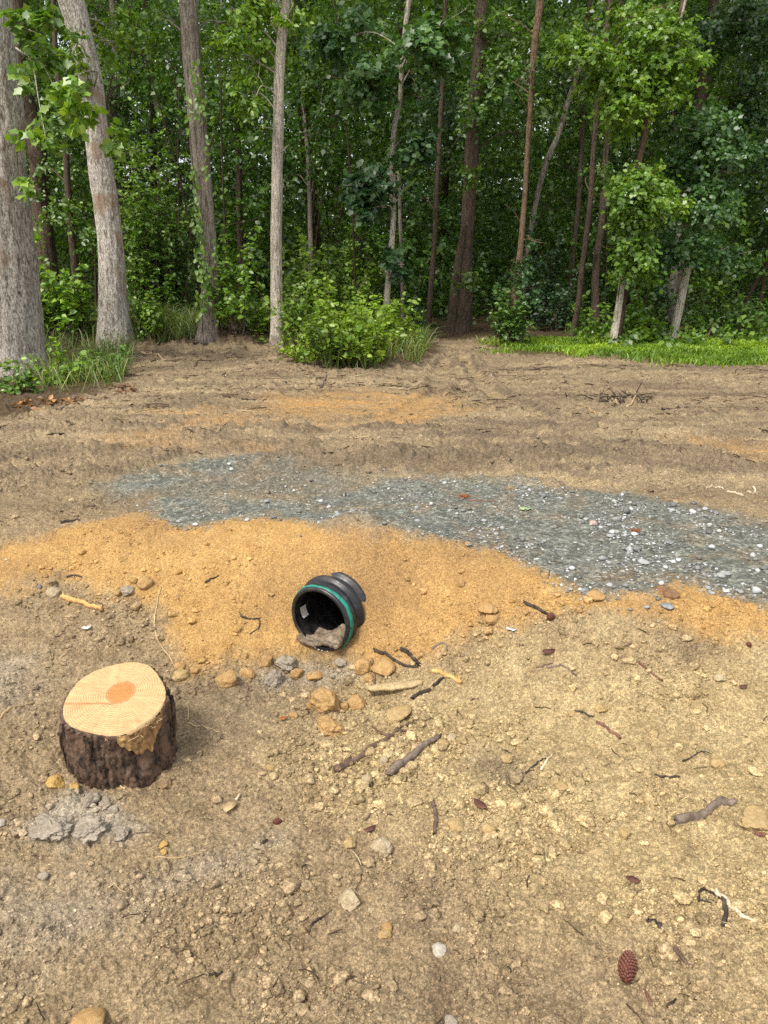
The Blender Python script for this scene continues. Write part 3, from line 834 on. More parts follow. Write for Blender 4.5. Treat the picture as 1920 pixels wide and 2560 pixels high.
tree('pale grey trunk leaning right out of the grass strip', [(1800, 380, 13), (1775, 500, 15), (1750, 584, 17), (1722, 660, 19), (1701, 753, 19), (1680, 852, 19)], 'bark_tan',
     [(1726, 614, -.4, 85, 32, 420), (1745, 500, -.3, 100, 55, 560), (1769, 338, -.2, 120, 75, 820), (1830, 430, -.1, 100, 80, 560), (1680, 640, -.3, 50, 30, 130), (1790, 630, .2, 80, 40, 260), (1700, 400, .1, 70, 60, 260)], 'leaf_oak', .076, seed=19, high=False, seg=22, bamp=.04, lobed=True)
tree('dark stout trunk just behind the pale leaning trunk', [(1700, 560, 17), (1690, 660, 19), (1677, 750, 22), (1664, 822, 26)], 'bark_grey', [(1663, 735, -.2, 50, 30, 140), (1690, 560, .2, 70, 40, 200)], 'leaf_dark', .09, seed=20, high=False, Y=13.6)
tree('thick brown trunk seen high between dark maple sprays at right', [(1786, 0, 24), (1771, 97, 25), (1756, 190, 26), (1743, 278, 25), (1722, 430, 26), (1700, 620, 28), (1690, 790, 30)], 'bark_brown',
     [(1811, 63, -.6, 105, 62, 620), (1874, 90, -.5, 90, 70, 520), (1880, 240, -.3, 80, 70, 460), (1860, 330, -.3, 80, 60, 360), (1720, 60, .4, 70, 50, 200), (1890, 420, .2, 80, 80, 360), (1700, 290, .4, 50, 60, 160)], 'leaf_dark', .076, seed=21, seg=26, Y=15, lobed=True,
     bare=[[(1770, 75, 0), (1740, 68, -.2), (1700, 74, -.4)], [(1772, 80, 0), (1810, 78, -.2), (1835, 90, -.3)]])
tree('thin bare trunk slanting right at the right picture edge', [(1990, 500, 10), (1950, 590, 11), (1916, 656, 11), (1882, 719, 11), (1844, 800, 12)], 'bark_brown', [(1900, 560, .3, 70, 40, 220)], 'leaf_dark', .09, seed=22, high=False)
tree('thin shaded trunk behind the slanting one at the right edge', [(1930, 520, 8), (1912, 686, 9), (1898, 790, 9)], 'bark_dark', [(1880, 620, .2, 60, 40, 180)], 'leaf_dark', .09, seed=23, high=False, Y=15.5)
tree('lichened grey trunk seen between the two leftmost grey trunks', [(279, 0, 13), (290, 106, 20), (284, 211, 20), (279, 295, 20), (278, 500, 22), (280, 720, 24)], 'bark_grey', [(250, 30, .5, 70, 50, 220), (320, 200, .5, 60, 60, 240), (350, 80, .4, 70, 60, 260)], 'leaf_mid', .09, seed=24, Y=17)
tree('slim brown trunk between the broad pale trunk and the tall grey one', [(133, 0, 12), (143, 169, 13), (156, 274, 14), (167, 422, 15), (175, 548, 17), (186, 648, 18), (191, 740, 18)], 'bark_brown',
     [(170, 300, -.6, 50, 50, 220), (140, 530, -.5, 60, 35, 180), (210, 600, -.5, 50, 40, 160), (215, 470, .3, 40, 60, 160), (110, 420, .5, 60, 60, 200)], 'leaf_mid', .10, seed=25, Y=14.5, oval=True)
tree('dark straight far trunk seen left of the creeper clad trunk', [(364, 0, 14), (371, 110, 15), (378, 211, 15), (385, 500, 16), (388, 720, 17)], 'bark_dark', [(330, 300, .5, 90, 70, 300), (420, 330, -.5, 70, 60, 260)], 'leaf_dark', .10, seed=26, Y=19)
tree('dark trunk seen between the creeper clad trunk and the slim pale one', [(582, 0, 12), (587, 169, 13), (595, 401, 15), (600, 600, 16), (603, 740, 17)], 'bark_brown', [(560, 300, -.5, 80, 60, 320), (640, 420, -.4, 60, 60, 240), (570, 470, .3, 70, 50, 220)], 'leaf_mid', .09, seed=27, Y=16)
tree('thin dark forked trunk deep behind the light green bush', [(300, 430, 9), (310, 540, 10), (326, 640, 10), (330, 735, 11)], 'bark_dark', [(330, 480, .4, 60, 50, 200)], 'leaf_dark', .09, seed=28, Y=18, high=False)

# ------------------------------------------------------------------ bushes
def bush(label, px, py, rx, h, n, leaf, size, seed, dy=0, name='shrub', lobed=False, stems=7, oval=True, up=.5, Y=None):
    rg = np.random.default_rng(3000 + seed)
    b = G(px, py)
    if Y is not None: b = AT(px, py, Y); b[2] = H1(b[0], Y)
    b[1] += dy; b[2] = H1(b[0], b[1])
    m = depth(b) / F
    rxm = rx * m; hm = h * m
    parts = []; cl = []
    k = max(5, int(n / 90))
    for i in range(k):
        a = rg.uniform(0, 2 * PI); q = math.sqrt(rg.uniform(0, 1)); zz = rg.uniform(.12, 1.0)
        c = b + np.array([math.cos(a) * q * rxm * (1.15 - .5 * zz), math.sin(a) * q * rxm * .7 * (1.15 - .5 * zz), hm * zz * (1 - .35 * q * q)])
        rr = rxm * rg.uniform(.22, .4)
        cl.append(clump(c, (rr, rr, rr * .8), int(n * .36) // k, size * .8, rg, up=up, oval=oval, lobed=lobed, twig=.25))
        if i < stems:
            parts.append(tube(spline([b + np.array([math.cos(a) * .05, math.sin(a) * .05, -.05]), b * .4 + c * .6 + rg.normal(size=3) * .04, c], 12), np.linspace(.008, .003, 12), 5))
    for i in range(max(8, int(n / 38))):                     # loose upright shoots
        a = rg.uniform(0, 2 * PI); q = rg.uniform(.1, 1.0); hh = hm * (rg.uniform(.3, 1.15) if rg.uniform() < .85 else rg.uniform(1.2, 1.75)) * (1 - .3 * q)
        p0 = b + np.array([math.cos(a) * q * rxm * .95, math.sin(a) * q * rxm * .6, -.03])
        p2 = p0 + np.array([math.cos(a) * rxm * .35 + rg.normal() * .08, math.sin(a) * rxm * .3, hh])
        p1 = (p0 + p2) / 2 + np.array([0, 0, hh * .15])
        sp = spline([p0, p1, p2], 14)
        parts.append(tube(sp, np.linspace(.006, .002, 14), 5))
        kk = int(26 * (.5 + hh)); t = rg.uniform(.3, 1, kk) * 13
        pos = sp[t.astype(int)] + rg.normal(size=(kk, 3)) * .02
        d = rg.normal(size=(kk, 3)) * np.array([1, 1, .35]); d[:, 1] -= .15
        cl.append(leaf_geo(pos, nrm(d + np.array([0, 0, -.05])), nrm(np.array([0, -.3, 1.0]) + rg.normal(size=(kk, 3)) * .5), size * rg.uniform(.6, 1.25, kk), True))
    root = thing(name, label, 'bush', b)
    V, f = join(parts); obj('stems', mesh_np('stems', V - b, f), M['bark_brown'], root)
    V, f = join(cl); obj('foliage', mesh_np('foliage', V - b, f, False), M[leaf], root)
    return root

bush('tall light green bush just left of the creeper clad trunk', 400, 800, 85, 380, 5200, 'leaf_bright', .075, 1, Y=13.6)
bush('bright leafy bush at the crest of the bank behind the slim pale trunk', 812, 862, 88, 205, 3800, 'leaf_fresh', .085, 2)
bush('low bright bush bulging toward the dirt at the foot of the bank', 850, 903, 115, 150, 3600, 'leaf_fresh', .07, 3)
bush('bright bush at the right end of the bank beside the path', 955, 885, 80, 120, 2400, 'leaf_fresh', .075, 4)
bush('leafy bush at the left end of the bank around the slim pale trunk', 725, 862, 80, 130, 1700, 'leaf_fresh', .075, 5)
bush('dark leafy bush at the foot of the brown crooked trunk', 1275, 868, 45, 110, 900, 'leaf_mid', .075, 6)
bush('spreading bright sprout beside the split maple foot', 1590, 860, 62, 105, 640, 'leaf_bright', .10, 7, lobed=True)
bush('small yellow green bush in the grass left of the split maple', 1485, 845, 55, 75, 420, 'leaf_bright', .085, 8)
bush('dense dark bush behind the pale leaning trunk', 1640, 835, 60, 80, 700, 'leaf_mid', .07, 9, dy=.6)
bush('yellow green bush between the two leftmost big trunks', 150, 840, 75, 175, 1500, 'leaf_bright', .10, 10, lobed=True)
bush('low leafy bush behind the left soil bank right of the tall grey trunk', 370, 835, 70, 100, 800, 'leaf_bright', .075, 11)
bush('fresh leafy bush right of the creeper clad trunk', 590, 845, 60, 230, 800, 'leaf_bright', .085, 12)
bush('dark green bush at the far right behind the grass strip', 1850, 850, 110, 110, 1500, 'leaf_mid', .075, 13, dy=.7)
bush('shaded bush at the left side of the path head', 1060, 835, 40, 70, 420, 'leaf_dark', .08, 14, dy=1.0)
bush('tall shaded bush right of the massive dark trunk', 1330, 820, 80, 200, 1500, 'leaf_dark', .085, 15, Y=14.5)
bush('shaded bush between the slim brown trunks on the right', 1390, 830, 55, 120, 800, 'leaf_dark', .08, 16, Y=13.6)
bush('leafy weeds spilling over dirt beside the broad pale trunk', 170, 960, 60, 90, 420, 'leaf_bright', .075, 17)
bush('small dark leaved weed at the lower left picture edge', 45, 985, 50, 70, 300, 'leaf_mid', .07, 18)
bush('thin leaved weed tuft nearest the bare dirt at left', 265, 945, 42, 85, 220, 'leaf_mid', .07, 19)

# ------------------------------------------------------------------ grasses and ground cover (nobody could count them)
def blades(P, hgt, wid, rg, lean=.5):
    n = len(P)
    a = rg.uniform(0, 2 * PI, n); b = rg.uniform(0, 2 * PI, n)
    L = hgt * rg.uniform(.5, 1.25, n); ln = L * lean * rg.uniform(.2, 1.3, n)
    d = np.stack([np.cos(a), np.sin(a), np.zeros(n)], 1); w = np.stack([np.cos(b), np.sin(b), np.zeros(n)], 1) * (wid * rg.uniform(.6, 1.3, n))[:, None]
    z = np.array([0, 0, 1.0])
    m = P + d * (ln * .35)[:, None] + z * (L * .6)[:, None]
    t = P + d * ln[:, None] + z * (L * (1 - .25 * lean))[:, None]
    V = np.stack([P - w, P + w, m + w * .8, m - w * .8, t], 1)
    k = np.arange(n)[:, None] * 5
    return V.reshape(-1, 3), [k + np.array([0, 1, 2, 3]), k + np.array([3, 2, 4])]

def scatter(x0, x1, y0, y1, n, rg):
    return rg.uniform(x0, x1, n), rg.uniform(y0, y1, n)

def on_ground(x, y):
    return np.stack([x, y, H(x, y)], 1)

print('grass')
P_LAWN = np.concatenate([poly_world([(1068, 760), (1140, 756), (1250, 768), (1400, 782), (1520, 786), (1659, 786), (2000, 790), (2000, 735), (1659, 738), (1500, 742), (1340, 740), (1180, 735), (1090, 742)])])
rg = np.random.default_rng(5)
x, y = scatter(1.0, 9, 8.5, 14.5, 200000, rg)
k = sdist(P_LAWN, x, y) + .30 * fbm(x * 1.1, y * 1.4, 4, 4) + .12 * rg.normal(size=len(x)) > 0
V, f = blades(on_ground(x[k], y[k]), .085, .007, rg, 1.0)
kind(obj('grass', mesh_np('grass', V, f, False), M['grass']), 'stuff')

x, y = scatter(-7.5, 1.2, 7.5, 13.5, 110000, rg)
bank = np.maximum(np.maximum(sdist(poly_world([(620, 760), (700, 800), (830, 800), (905, 782), (925, 768), (915, 742), (640, 720)]), x, y), 0) > 0,
                  sdist(poly_world([(90, 860), (262, 832), (290, 745), (640, 745), (640, 720), (90, 730)]), x, y) > 0)
bank |= (sdist(poly_world([(-150, 1010), (0, 920), (100, 890), (230, 850), (240, 790), (-150, 820)]), x, y) > 0) & (rg.uniform(0, 1, len(x)) < .09)
dens = smooth(-.3, .4, fbm(x * 1.6, y * 1.6, 3, 14)) * np.where(x < -3.1, .40, 1.25)
k = bank & (rg.uniform(0, 1, len(x)) < .06 + .6 * dens)
V, f = blades(on_ground(x[k], y[k]), .36, .0045, rg, 1.0)
kind(obj('tall_grass', mesh_np('tall_grass', V, f, False), M['tall_grass']), 'stuff')

# low leaves over the forest floor
rg = np.random.default_rng(6)
x, y = scatter(-16, 18, 10.5, 26, 9000, rg)
k = (sdist(P_WOODN, x, y) > .35) & (smooth(-.5, .4, fbm(x * .6, y * .6, 3, 24)) > rg.uniform(0, 1, len(x))) & ~((np.abs(x - 1.05 - (y - 11) * .06) < .75) & (y < 16))
gp = on_ground(x[k], y[k])
cl = []
for p in gp:
    hh = rg.uniform(.08, .5)
    cl.append(clump(p + np.array([0, 0, hh * .6]), (.22, .22, hh * .5), 16, .085, rg, twig=.2))
V, f = join(cl)
kind(obj('ground_cover', mesh_np('ground_cover', V, f, False), M['leaf_mid']), 'stuff')

# brown leaves lying by the broad pale trunk
x, y = scatter(-5.5, -2.0, 6.3, 9.3, 7000, rg)
pl = poly_world([(-100, 960), (0, 905), (120, 870), (230, 855), (262, 838), (250, 865), (160, 890), (40, 915), (-100, 1000)])
k = sdist(pl, x, y) + .5 * fbm(x * 1.7, y * 1.7, 4, 8) > .1
n = int(k.sum())
p = on_ground(x[k], y[k]) + np.array([0, 0, .012])
u = nrm(rg.normal(size=(n, 3)) * np.array([1, 1, .25])); nmv = nrm(np.array([0, 0, 1.0]) + rg.normal(size=(n, 3)) * .35)
V, f = leaf_geo(p, u, nmv, rg.uniform(.03, .07, n), True)
kind(obj('leaf_litter', mesh_np('leaf_litter', V, f, False), M['litter']), 'stuff')

# ------------------------------------------------------------------ the wood behind, one mass
print('far wood')
rg = np.random.default_rng(9)
cl = []; ncl = 0
for i in range(5600):
    yy = 15 + 33 * rg.uniform(0, 1) ** 1.25
    xx = rg.uniform(-.70, .70) * (yy + 1)
    zz = rg.uniform(.2, .31 * yy + 1.8)
    if zz > 2.5 and vn(np.array([xx * .34]), np.array([zz * .40 + yy * .17]), 88)[0] < (-.24 if xx < -1 else -.70): continue
    rr = rg.uniform(.55, 1.15)
    cl.append(clump((xx, yy, zz), (rr * 1.25, rr * 1.25, rr * .28), int(150 * rr), .080 + .0015 * yy, rg, twig=.5)); ncl += 1
for i in range(2300):                                        # the closed back of the wood
    yy = rg.uniform(36, 54); xx = rg.uniform(-.70, .70) * yy; zz = rg.uniform(1, .30 * yy + 2)
    rr = rg.uniform(1.0, 1.8)
    if vn(np.array([xx * .22]), np.array([zz * .3]), 89)[0] < (-.30 if xx < -1 else -.85): continue
    cl.append(clump((xx, yy, zz), (rr, rr, rr * .7), 100, .21, rg, twig=.6))
for i in range(900):                                         # undergrowth closing the view between the trunks
    yy = rg.uniform(24, 52); xx = rg.uniform(-.75, .75) * yy
    rr = rg.uniform(.9, 1.6)
    cl.append(clump((xx, yy, rg.uniform(.2, 3.2)), (rr, rr, rr * .7), 90, .20, rg, twig=.5))
for i in range(300):                                         # unseen canopy above the view, put in to darken the wood
    yy = rg.uniform(14.5, 48); xx = rg.uniform(-.8, .8) * (yy + 4); zz = rg.uniform(.3 * yy + 4.2, .3 * yy + 9)
    cl.append(clump((xx, yy, zz), (2.0, 2.0, .8), 100, .34, rg, twig=.8))
V, f = join(cl)
nl = sum(len(a) for a in f)
tr = []
for i in range(44):
    yy = 18 + 28 * rg.uniform(0, 1); xx = rg.uniform(-.62, .62) * yy
    r0 = rg.uniform(.05, .2); ln = rg.normal() * .06
    zt = .32 * yy + 6
    tr.append(tube(spline([(xx, yy, -.1), (xx + ln * zt * .5 + rg.normal() * .1, yy, zt * .5), (xx + ln * zt, yy, zt)], 24), np.linspace(r0, r0 * .55, 24), 9, barky(.05, i)))
for i in range(95):                                          # thin saplings and dead stems
    yy = rg.uniform(13.2, 22); xx = rg.uniform(-.55, .55) * yy
    if abs(xx - 1.05 - (yy - 11) * .06) < .9: continue
    h_ = rg.uniform(2.5, 7); r0 = rg.uniform(.008, .026); a = rg.normal(size=2) * .16 * h_
    st = spline([(xx, yy, -.1), (xx + a[0] * .25, yy + a[1] * .2, h_ * .45), (xx + a[0], yy + a[1], h_)], 18)
    tr.append(tube(st, np.linspace(r0, r0 * .3, 18), 6))
    for _ in range(5):
        k = rg.integers(5, 17); e = st[k] + np.array([rg.normal() * .5, rg.normal() * .4, rg.uniform(.1, .6)])
        tr.append(tube(spline([st[k], (st[k] + e) / 2 + rg.normal(size=3) * .08, e], 8), np.linspace(r0 * .4, .002, 8), 5))
V2, f2 = join(tr)
Vt, ft = join([(V, f), (V2, f2)])
me = mesh_np('far_wood', Vt, ft, False)
me.materials.append(M['leaf_far']); me.materials.append(M['bark_dark'])
mi = np.zeros(len(me.polygons), np.int32)
vs = np.empty(len(me.loops), np.int32); me.loops.foreach_get('vertex_index', vs)
ls = np.empty(len(me.polygons), np.int32); me.polygons.foreach_get('loop_start', ls)
mi[vs[ls] >= len(V)] = 1
me.polygons.foreach_set('material_index', mi)
kind(obj('far_wood', me), 'stuff')
print('clumps', ncl, 'leaves', nl)

# creeper on the grey trunk
def creeper():
    rg = np.random.default_rng(77)
    Y = float(G(520, 845)[1])
    P = []
    path = [(478, 145), (484, 190), (490, 230), (500, 275), (470, 300), (474, 330), (484, 430), (492, 520), (498, 600), (506, 690), (505, 770)]
    pp = []
    for (px, py, k, sp) in [(486, 165, 5, 6), (488, 190, 8, 8), (492, 215, 12, 11), (498, 245, 14, 12), (503, 275, 12, 9), (474, 245, 5, 4), (473, 295, 7, 4), (472, 320, 5, 3), (515, 355, 5, 4), (517, 400, 6, 4), (520, 430, 6, 4),
                           (482, 430, 8, 5), (486, 460, 12, 7), (490, 500, 16, 8), (494, 540, 22, 10), (497, 580, 24, 11), (502, 630, 24, 12), (506, 670, 26, 13), (508, 700, 28, 14), (507, 740, 24, 14), (506, 770, 18, 10), (540, 610, 10, 4), (537, 640, 8, 4)]:
        for _ in range(int(k * 1.15)):
            p = AT(px + rg.normal() * sp * .62, py + rg.normal() * 12, Y - .19)
            pp.append(p)
    pp = np.array(pp); n = len(pp)
    pp[:, 1] += rg.uniform(-.06, .03, n)
    u = nrm(np.array([0, -.25, -1.0]) + rg.normal(size=(n, 3)) * .5); nv = nrm(np.array([0, -1, .4]) + rg.normal(size=(n, 3)) * .4)
    V, f = leaf_geo(pp, u, nv, rg.uniform(.04, .085, n), True)
    foot = AT(507, 845, Y - .22); foot[2] = H1(foot[0], foot[1])
    root = thing('creeper', 'yellow green creeper climbing the straight grey trunk', 'climbing plant', foot)
    obj('foliage', mesh_np('foliage', V - foot, f, False), M['leaf_bright'], root)
    st = [AT(a, b, Y - .2) for a, b in path[4:]] + [foot - np.array([0, 0, .05])]
    V, f = tube(spline(st, 60), np.full(60, .006), 6)
    obj('stem', mesh_np('stem', V - foot, f), M['bark_brown'], root)
creeper()

# ------------------------------------------------------------------ stump
print('stump')
def stump():
    c = np.array([STUMP_C[0], STUMP_C[1], 0.0])
    c[2] = float(Hs(c[0], c[1]))
    Rr, htop, tilt = .158, .232, math.radians(14)
    na, nz = 200, 70
    an = np.linspace(0, 2 * PI, na, endpoint=False)
    out = 1 + .035 * np.cos(2 * an + .6) + .03 * np.cos(3 * an + 2) + .02 * np.cos(5 * an)
    t = np.linspace(0, 1, nz)
    A, T = np.meshgrid(an, t)
    base = Rr * out[None, :] * (.975 + .05 * (1 - T) ** 2.0)
    # furrowed plates of pine bark
    U = A / (2 * PI) * 14; Vv = T * 4.2
    wob = .25 * np.sin(A * 3 + T * 5)
    per = lambda q: q
    def ring(x, y, s):                                   # noise that closes round the trunk
        return fbm(np.cos(A) * x, np.sin(A) * x + y * T, 3, s)
    fur = np.abs(ring(3.4, 1.1, 300))
    fur2 = np.abs(ring(6.0, 3.8, 305))
    plate = smooth(.04, .26, fur) * .008 + smooth(.03, .22, fur2) * .005
    fine = .003 * fbm(A * 22, T * 30, 3, 310)
    scar = np.exp(-(((A - math.radians(315)) / .42) ** 2)) * smooth(.52, .68, T)
    rad = base + (plate + fine) * (1 - .85 * scar) - .006 * scar
    zz = -.16 + (htop + .16) * T
    ct = lambda x, y: -math.tan(tilt) * (-(y))            # top falls toward the camera
    x = rad * np.cos(A); y = rad * np.sin(A)
    z = zz + T * y * math.tan(tilt)
    edge = T > .985
    z = z + np.where(edge, -.004 + .006 * vn(A * 9, T * 0, 320), 0)
    V = np.stack([x, y, z], -1).reshape(-1, 3)
    i = np.arange(nz - 1)[:, None] * na; j = np.arange(na)[None, :]
    q = np.stack([i + j, i + (j + 1) % na, i + na + (j + 1) % na, i + na + j], -1).reshape(-1, 4)
    # bark rim: turn inward at the top
    rin = Rr * out * .975
    xi = rin * np.cos(an); yi = rin * np.sin(an); zi = htop - .003 + yi * math.tan(tilt)
    V = np.concatenate([V, np.stack([xi, yi, zi], 1)])
    o = (nz - 1) * na; jj = np.arange(na)
    q = np.concatenate([q, np.stack([o + jj, o + (jj + 1) % na, nz * na + (jj + 1) % na, nz * na + jj], 1)])
    root = thing('tree_stump', 'freshly cut pine stump with orange heartwood and dark bark', 'stump', c)
    m, nt, outp = newmat('stump_bark')
    p = coords(nt)
    n1 = noise(nt, mapping(nt, p, (1, 1, .4)), 40, 6, .7, .5)
    n2 = noise(nt, p, 12, 4, .6, .3)
    cc = mix(nt, ramp(nt, n1, [(.40, 0.), (.62, 1.)]), (.010, .007, .005), (.150, .092, .060))
    cc = mix(nt, ramp(nt, n2, [(.55, 0.), (.68, .7)]), cc, (.175, .115, .080))
    cc = mix(nt, ramp(nt, noise(nt, p, 150, 2, .6), [(.66, 0.), (.72, .6)]), cc, (.26, .21, .17))
    principled(nt, outp, cc, .75, bump(nt, n1, .8, .012), .35)
    obj('bark', mesh_np('bark', V, [q]), m, root)
    # cut face
    nr = 40
    rr = np.linspace(.0, .985, nr)
    Vc = []
    for r_ in rr:
        xx = Rr * out * r_ * np.cos(an); yy = Rr * out * r_ * np.sin(an)
        Vc.append(np.stack([xx, yy, htop + .004 + yy * math.tan(tilt) + .0008 * vn(xx * 60, yy * 25, 330)], 1))
    xx = Rr * out * .985 * np.cos(an); yy = Rr * out * .985 * np.sin(an)
    Vc.append(np.stack([xx, yy, htop - .02 + yy * math.tan(tilt)], 1))
    nr += 1
    Vc = np.concatenate(Vc)
    i = np.arange(nr - 1)[:, None] * na
    q = np.stack([i + j, i + na + j, i + na + (j + 1) % na, i + (j + 1) % na], -1).reshape(-1, 4)[:, ::-1]
    m, nt, outp = newmat('cut_wood')
    p = coords(nt)
    sp = nt.nodes.new('ShaderNodeSeparateXYZ'); nt.links.new(p, sp.inputs[0])
    X = math_(nt, 'SUBTRACT', sp.outputs[0], .012); Yy = math_(nt, 'SUBTRACT', sp.outputs[1], .018)
    r2 = math_(nt, 'SQRT', math_(nt, 'ADD', math_(nt, 'MULTIPLY', X, X), math_(nt, 'MULTIPLY', Yy, Yy)))
    r2 = math_(nt, 'ADD', r2, math_(nt, 'MULTIPLY', math_(nt, 'SUBTRACT', noise(nt, p, 11, 4, .55), .5), .030))
    rings = math_(nt, 'SINE', math_(nt, 'MULTIPLY', r2, 820.0))
    rn = ramp(nt, noise(nt, p, 45, 2, .5), [(.3, .2), (.7, 1.)])
    rg_ = math_(nt, 'MULTIPLY', ramp(nt, rings, [(.2, 0.), (1., 1.)]), rn)
    wood = mix(nt, noise(nt, p, 16, 4, .6), (.47, .305, .140), (.60, .425, .225))
    wood = mix(nt, math_(nt, 'MULTIPLY', rg_, .8), wood, (.27, .135, .048))
    heart = mix(nt, ramp(nt, rings, [(.2, 0.), (1., .8)]), (.47, .215, .072), (.32, .115, .032))
    hm = ramp(nt, math_(nt, 'MULTIPLY', r2, 10.0), [(.38, 1.), (.48, 0.)])
    wood = mix(nt, hm, wood, heart)
    hl = ramp(nt, math_(nt, 'ABSOLUTE', math_(nt, 'SUBTRACT', math_(nt, 'MULTIPLY', r2, 10.0), .45)), [(0., 1.), (.028, 0.)])
    wood = mix(nt, math_(nt, 'MULTIPLY', hl, .75), wood, (.33, .10, .022))
    # saw stain to the left of the heart and radial shakes
    line = ramp(nt, math_(nt, 'ABSOLUTE', math_(nt, 'ADD', math_(nt, 'ADD', sp.outputs[1], .028), math_(nt, 'MULTIPLY', math_(nt, 'SUBTRACT', noise(nt, p, 30, 3, .6), .5), .012))), [(.0, 1.), (.006, 0.)])
    lx = ramp(nt, math_(nt, 'ADD', sp.outputs[0], .5), [(.335, 0.), (.345, 1.), (.49, 1.), (.52, 0.)])
    wood = mix(nt, math_(nt, 'MULTIPLY', math_(nt, 'MULTIPLY', line, lx), .75), wood, (.29, .105, .035))
    scr = noise(nt, mapping(nt, p, (6, 60, 1)), 4, 4, .7)
    wood = mix(nt, ramp(nt, scr, [(.6, 0.), (.75, .35)]), wood, (.52, .27, .09))
    at2 = math_(nt, 'ARCTAN2', Yy, X)
    cmb = nt.nodes.new('ShaderNodeCombineXYZ'); nt.links.new(math_(nt, 'MULTIPLY', at2, 9.0), cmb.inputs[0]); nt.links.new(math_(nt, 'MULTIPLY', r2, 6.0), cmb.inputs[1])
    ray_ = noise(nt, cmb.outputs[0], 1.6, 4, .65)
    wood = mix(nt, 1.0, wood, ramp(nt, ray_, [(.3, .80), (.5, 1.), (.7, 1.12)]), 'MULTIPLY')
    wood = mix(nt, ramp(nt, noise(nt, p, 7, 4, .6), [(.55, 0.), (.72, .5)]), wood, (.40, .205, .075))
    saw = noise(nt, mapping(nt, p, (14, 150, 1)), 2.0, 3, .6)
    wood = mix(nt, 1.0, wood, ramp(nt, saw, [(.35, .86), (.65, 1.10)]), 'MULTIPLY')
    st2 = ramp(nt, noise(nt, p, 28, 3, .6), [(.67, 0.), (.74, .5)])
    wood = mix(nt, st2, wood, (.33, .18, .08))
    principled(nt, outp, wood, .7, bump(nt, math_(nt, 'ADD', math_(nt, 'MULTIPLY', rings, .5), saw), .35, .0015), .25)
    obj('cut_face', mesh_np('cut_face', Vc, [q]), m, root)
    # bared wood where the saw tore the bark away
    a0 = np.linspace(math.radians(287), math.radians(342), 60); tt = np.linspace(0, 1, 24)
    A2, T2 = np.meshgrid(a0, tt)
    e = np.clip(np.minimum(np.minimum(A2 - a0[0], a0[-1] - A2) / .35, 1), 0, 1)
    oo = 1 + .035 * np.cos(2 * A2 + .6) + .03 * np.cos(3 * A2 + 2) + .02 * np.cos(5 * A2)
    rr2 = Rr * oo * (1.0 + .035 * e ** .5) + .006 * np.abs(fbm(A2 * 6, T2 * 2, 3, 340)) + .003
    low = .050 + .045 * np.abs(fbm(A2 * 4, A2 * 0, 2, 341)) + .03 * np.cos((A2 - a0.mean()) * 3)
    zz2 = htop + .001 - T2 * low * (.4 + .6 * e)
    x = rr2 * np.cos(A2); y = rr2 * np.sin(A2)
    V = np.stack([x, y, zz2 + y * math.tan(tilt)], -1).reshape(-1, 3)
    i = np.arange(23)[:, None] * 60; j2 = np.arange(59)[None, :]
    q = np.stack([i + j2, i + 60 + j2, i + 61 + j2, i + 1 + j2], -1).reshape(-1, 4)
    mm = simple_material('torn_wood', (.11, .052, .020), (.42, .26, .11), 26, .7, .8, .006, (1, 1, .3), .3)
    obj('torn_wood', mesh_np('torn_wood', V, [q]), mm, root)
    # splinters at the edge
    rg = np.random.default_rng(4)
    sp_ = []
    for k in range(26):
        a = math.radians(rg.uniform(306, 336)); r0 = Rr * rg.uniform(.97, 1.06)
        b = np.array([r0 * math.cos(a), r0 * math.sin(a), htop + r0 * math.sin(a) * math.tan(tilt) - rg.uniform(0, .03)])
        sp_.append(tube(np.array([b, b + rg.normal(size=3) * .008, b + rg.normal(size=3) * .014 + np.array([0, 0, .004])]), [.0012, .001, .0004], 4))
    V, f = join(sp_)
    obj('splinters', mesh_np('splinters', V, f), simple_material('pale_splinter', (.55, .42, .25), (.75, .62, .42), 40), root)
    # loose bark plates standing off at the left and back
    for (ad, h0, wdt, off) in ((163, .185, .03, .012), (188, .15, .045, .010), (118, .19, .06, .004), (80, .18, .07, .004), (25, .16, .05, .005)):
        a = np.linspace(math.radians(ad) - wdt / Rr, math.radians(ad) + wdt / Rr, 12); zt = np.linspace(-.05, h0, 14)
        A3, Z3 = np.meshgrid(a, zt)
        r3 = Rr * 1.05 + off + .006 * fbm(A3 * 9, Z3 * 30, 3, 350 + ad) + .010 * (Z3 / h0)
        Z3 = Z3 + .02 * vn(A3 * 12, A3 * 0, ad) * (Z3 > h0 * .6)
        P1 = np.stack([r3 * np.cos(A3), r3 * np.sin(A3), Z3 + r3 * np.sin(A3) * math.tan(tilt) * .9], -1).reshape(-1, 3)
        P2 = P1 * np.array([.93, .93, 1.0])
        k = len(P1); i = np.arange(13)[:, None] * 12; j3 = np.arange(11)[None, :]
        q = np.stack([i + j3, i + 1 + j3, i + 13 + j3, i + 12 + j3], -1).reshape(-1, 4)
        e1 = np.stack([np.arange(156, 167), np.arange(157, 168), np.arange(157, 168) + k, np.arange(156, 167) + k], 1)
        s1 = np.stack([np.arange(13) * 12, np.arange(1, 14) * 12, np.arange(1, 14) * 12 + k, np.arange(13) * 12 + k], 1)
        s2 = s1 + 11
        obj('bark_flake', mesh_np('bark_flake', np.concatenate([P1, P2]), [np.concatenate([q, (q + k)[:, ::-1], e1, s1, s2])]), bpy.data.materials['stump_bark'], root)
stump()

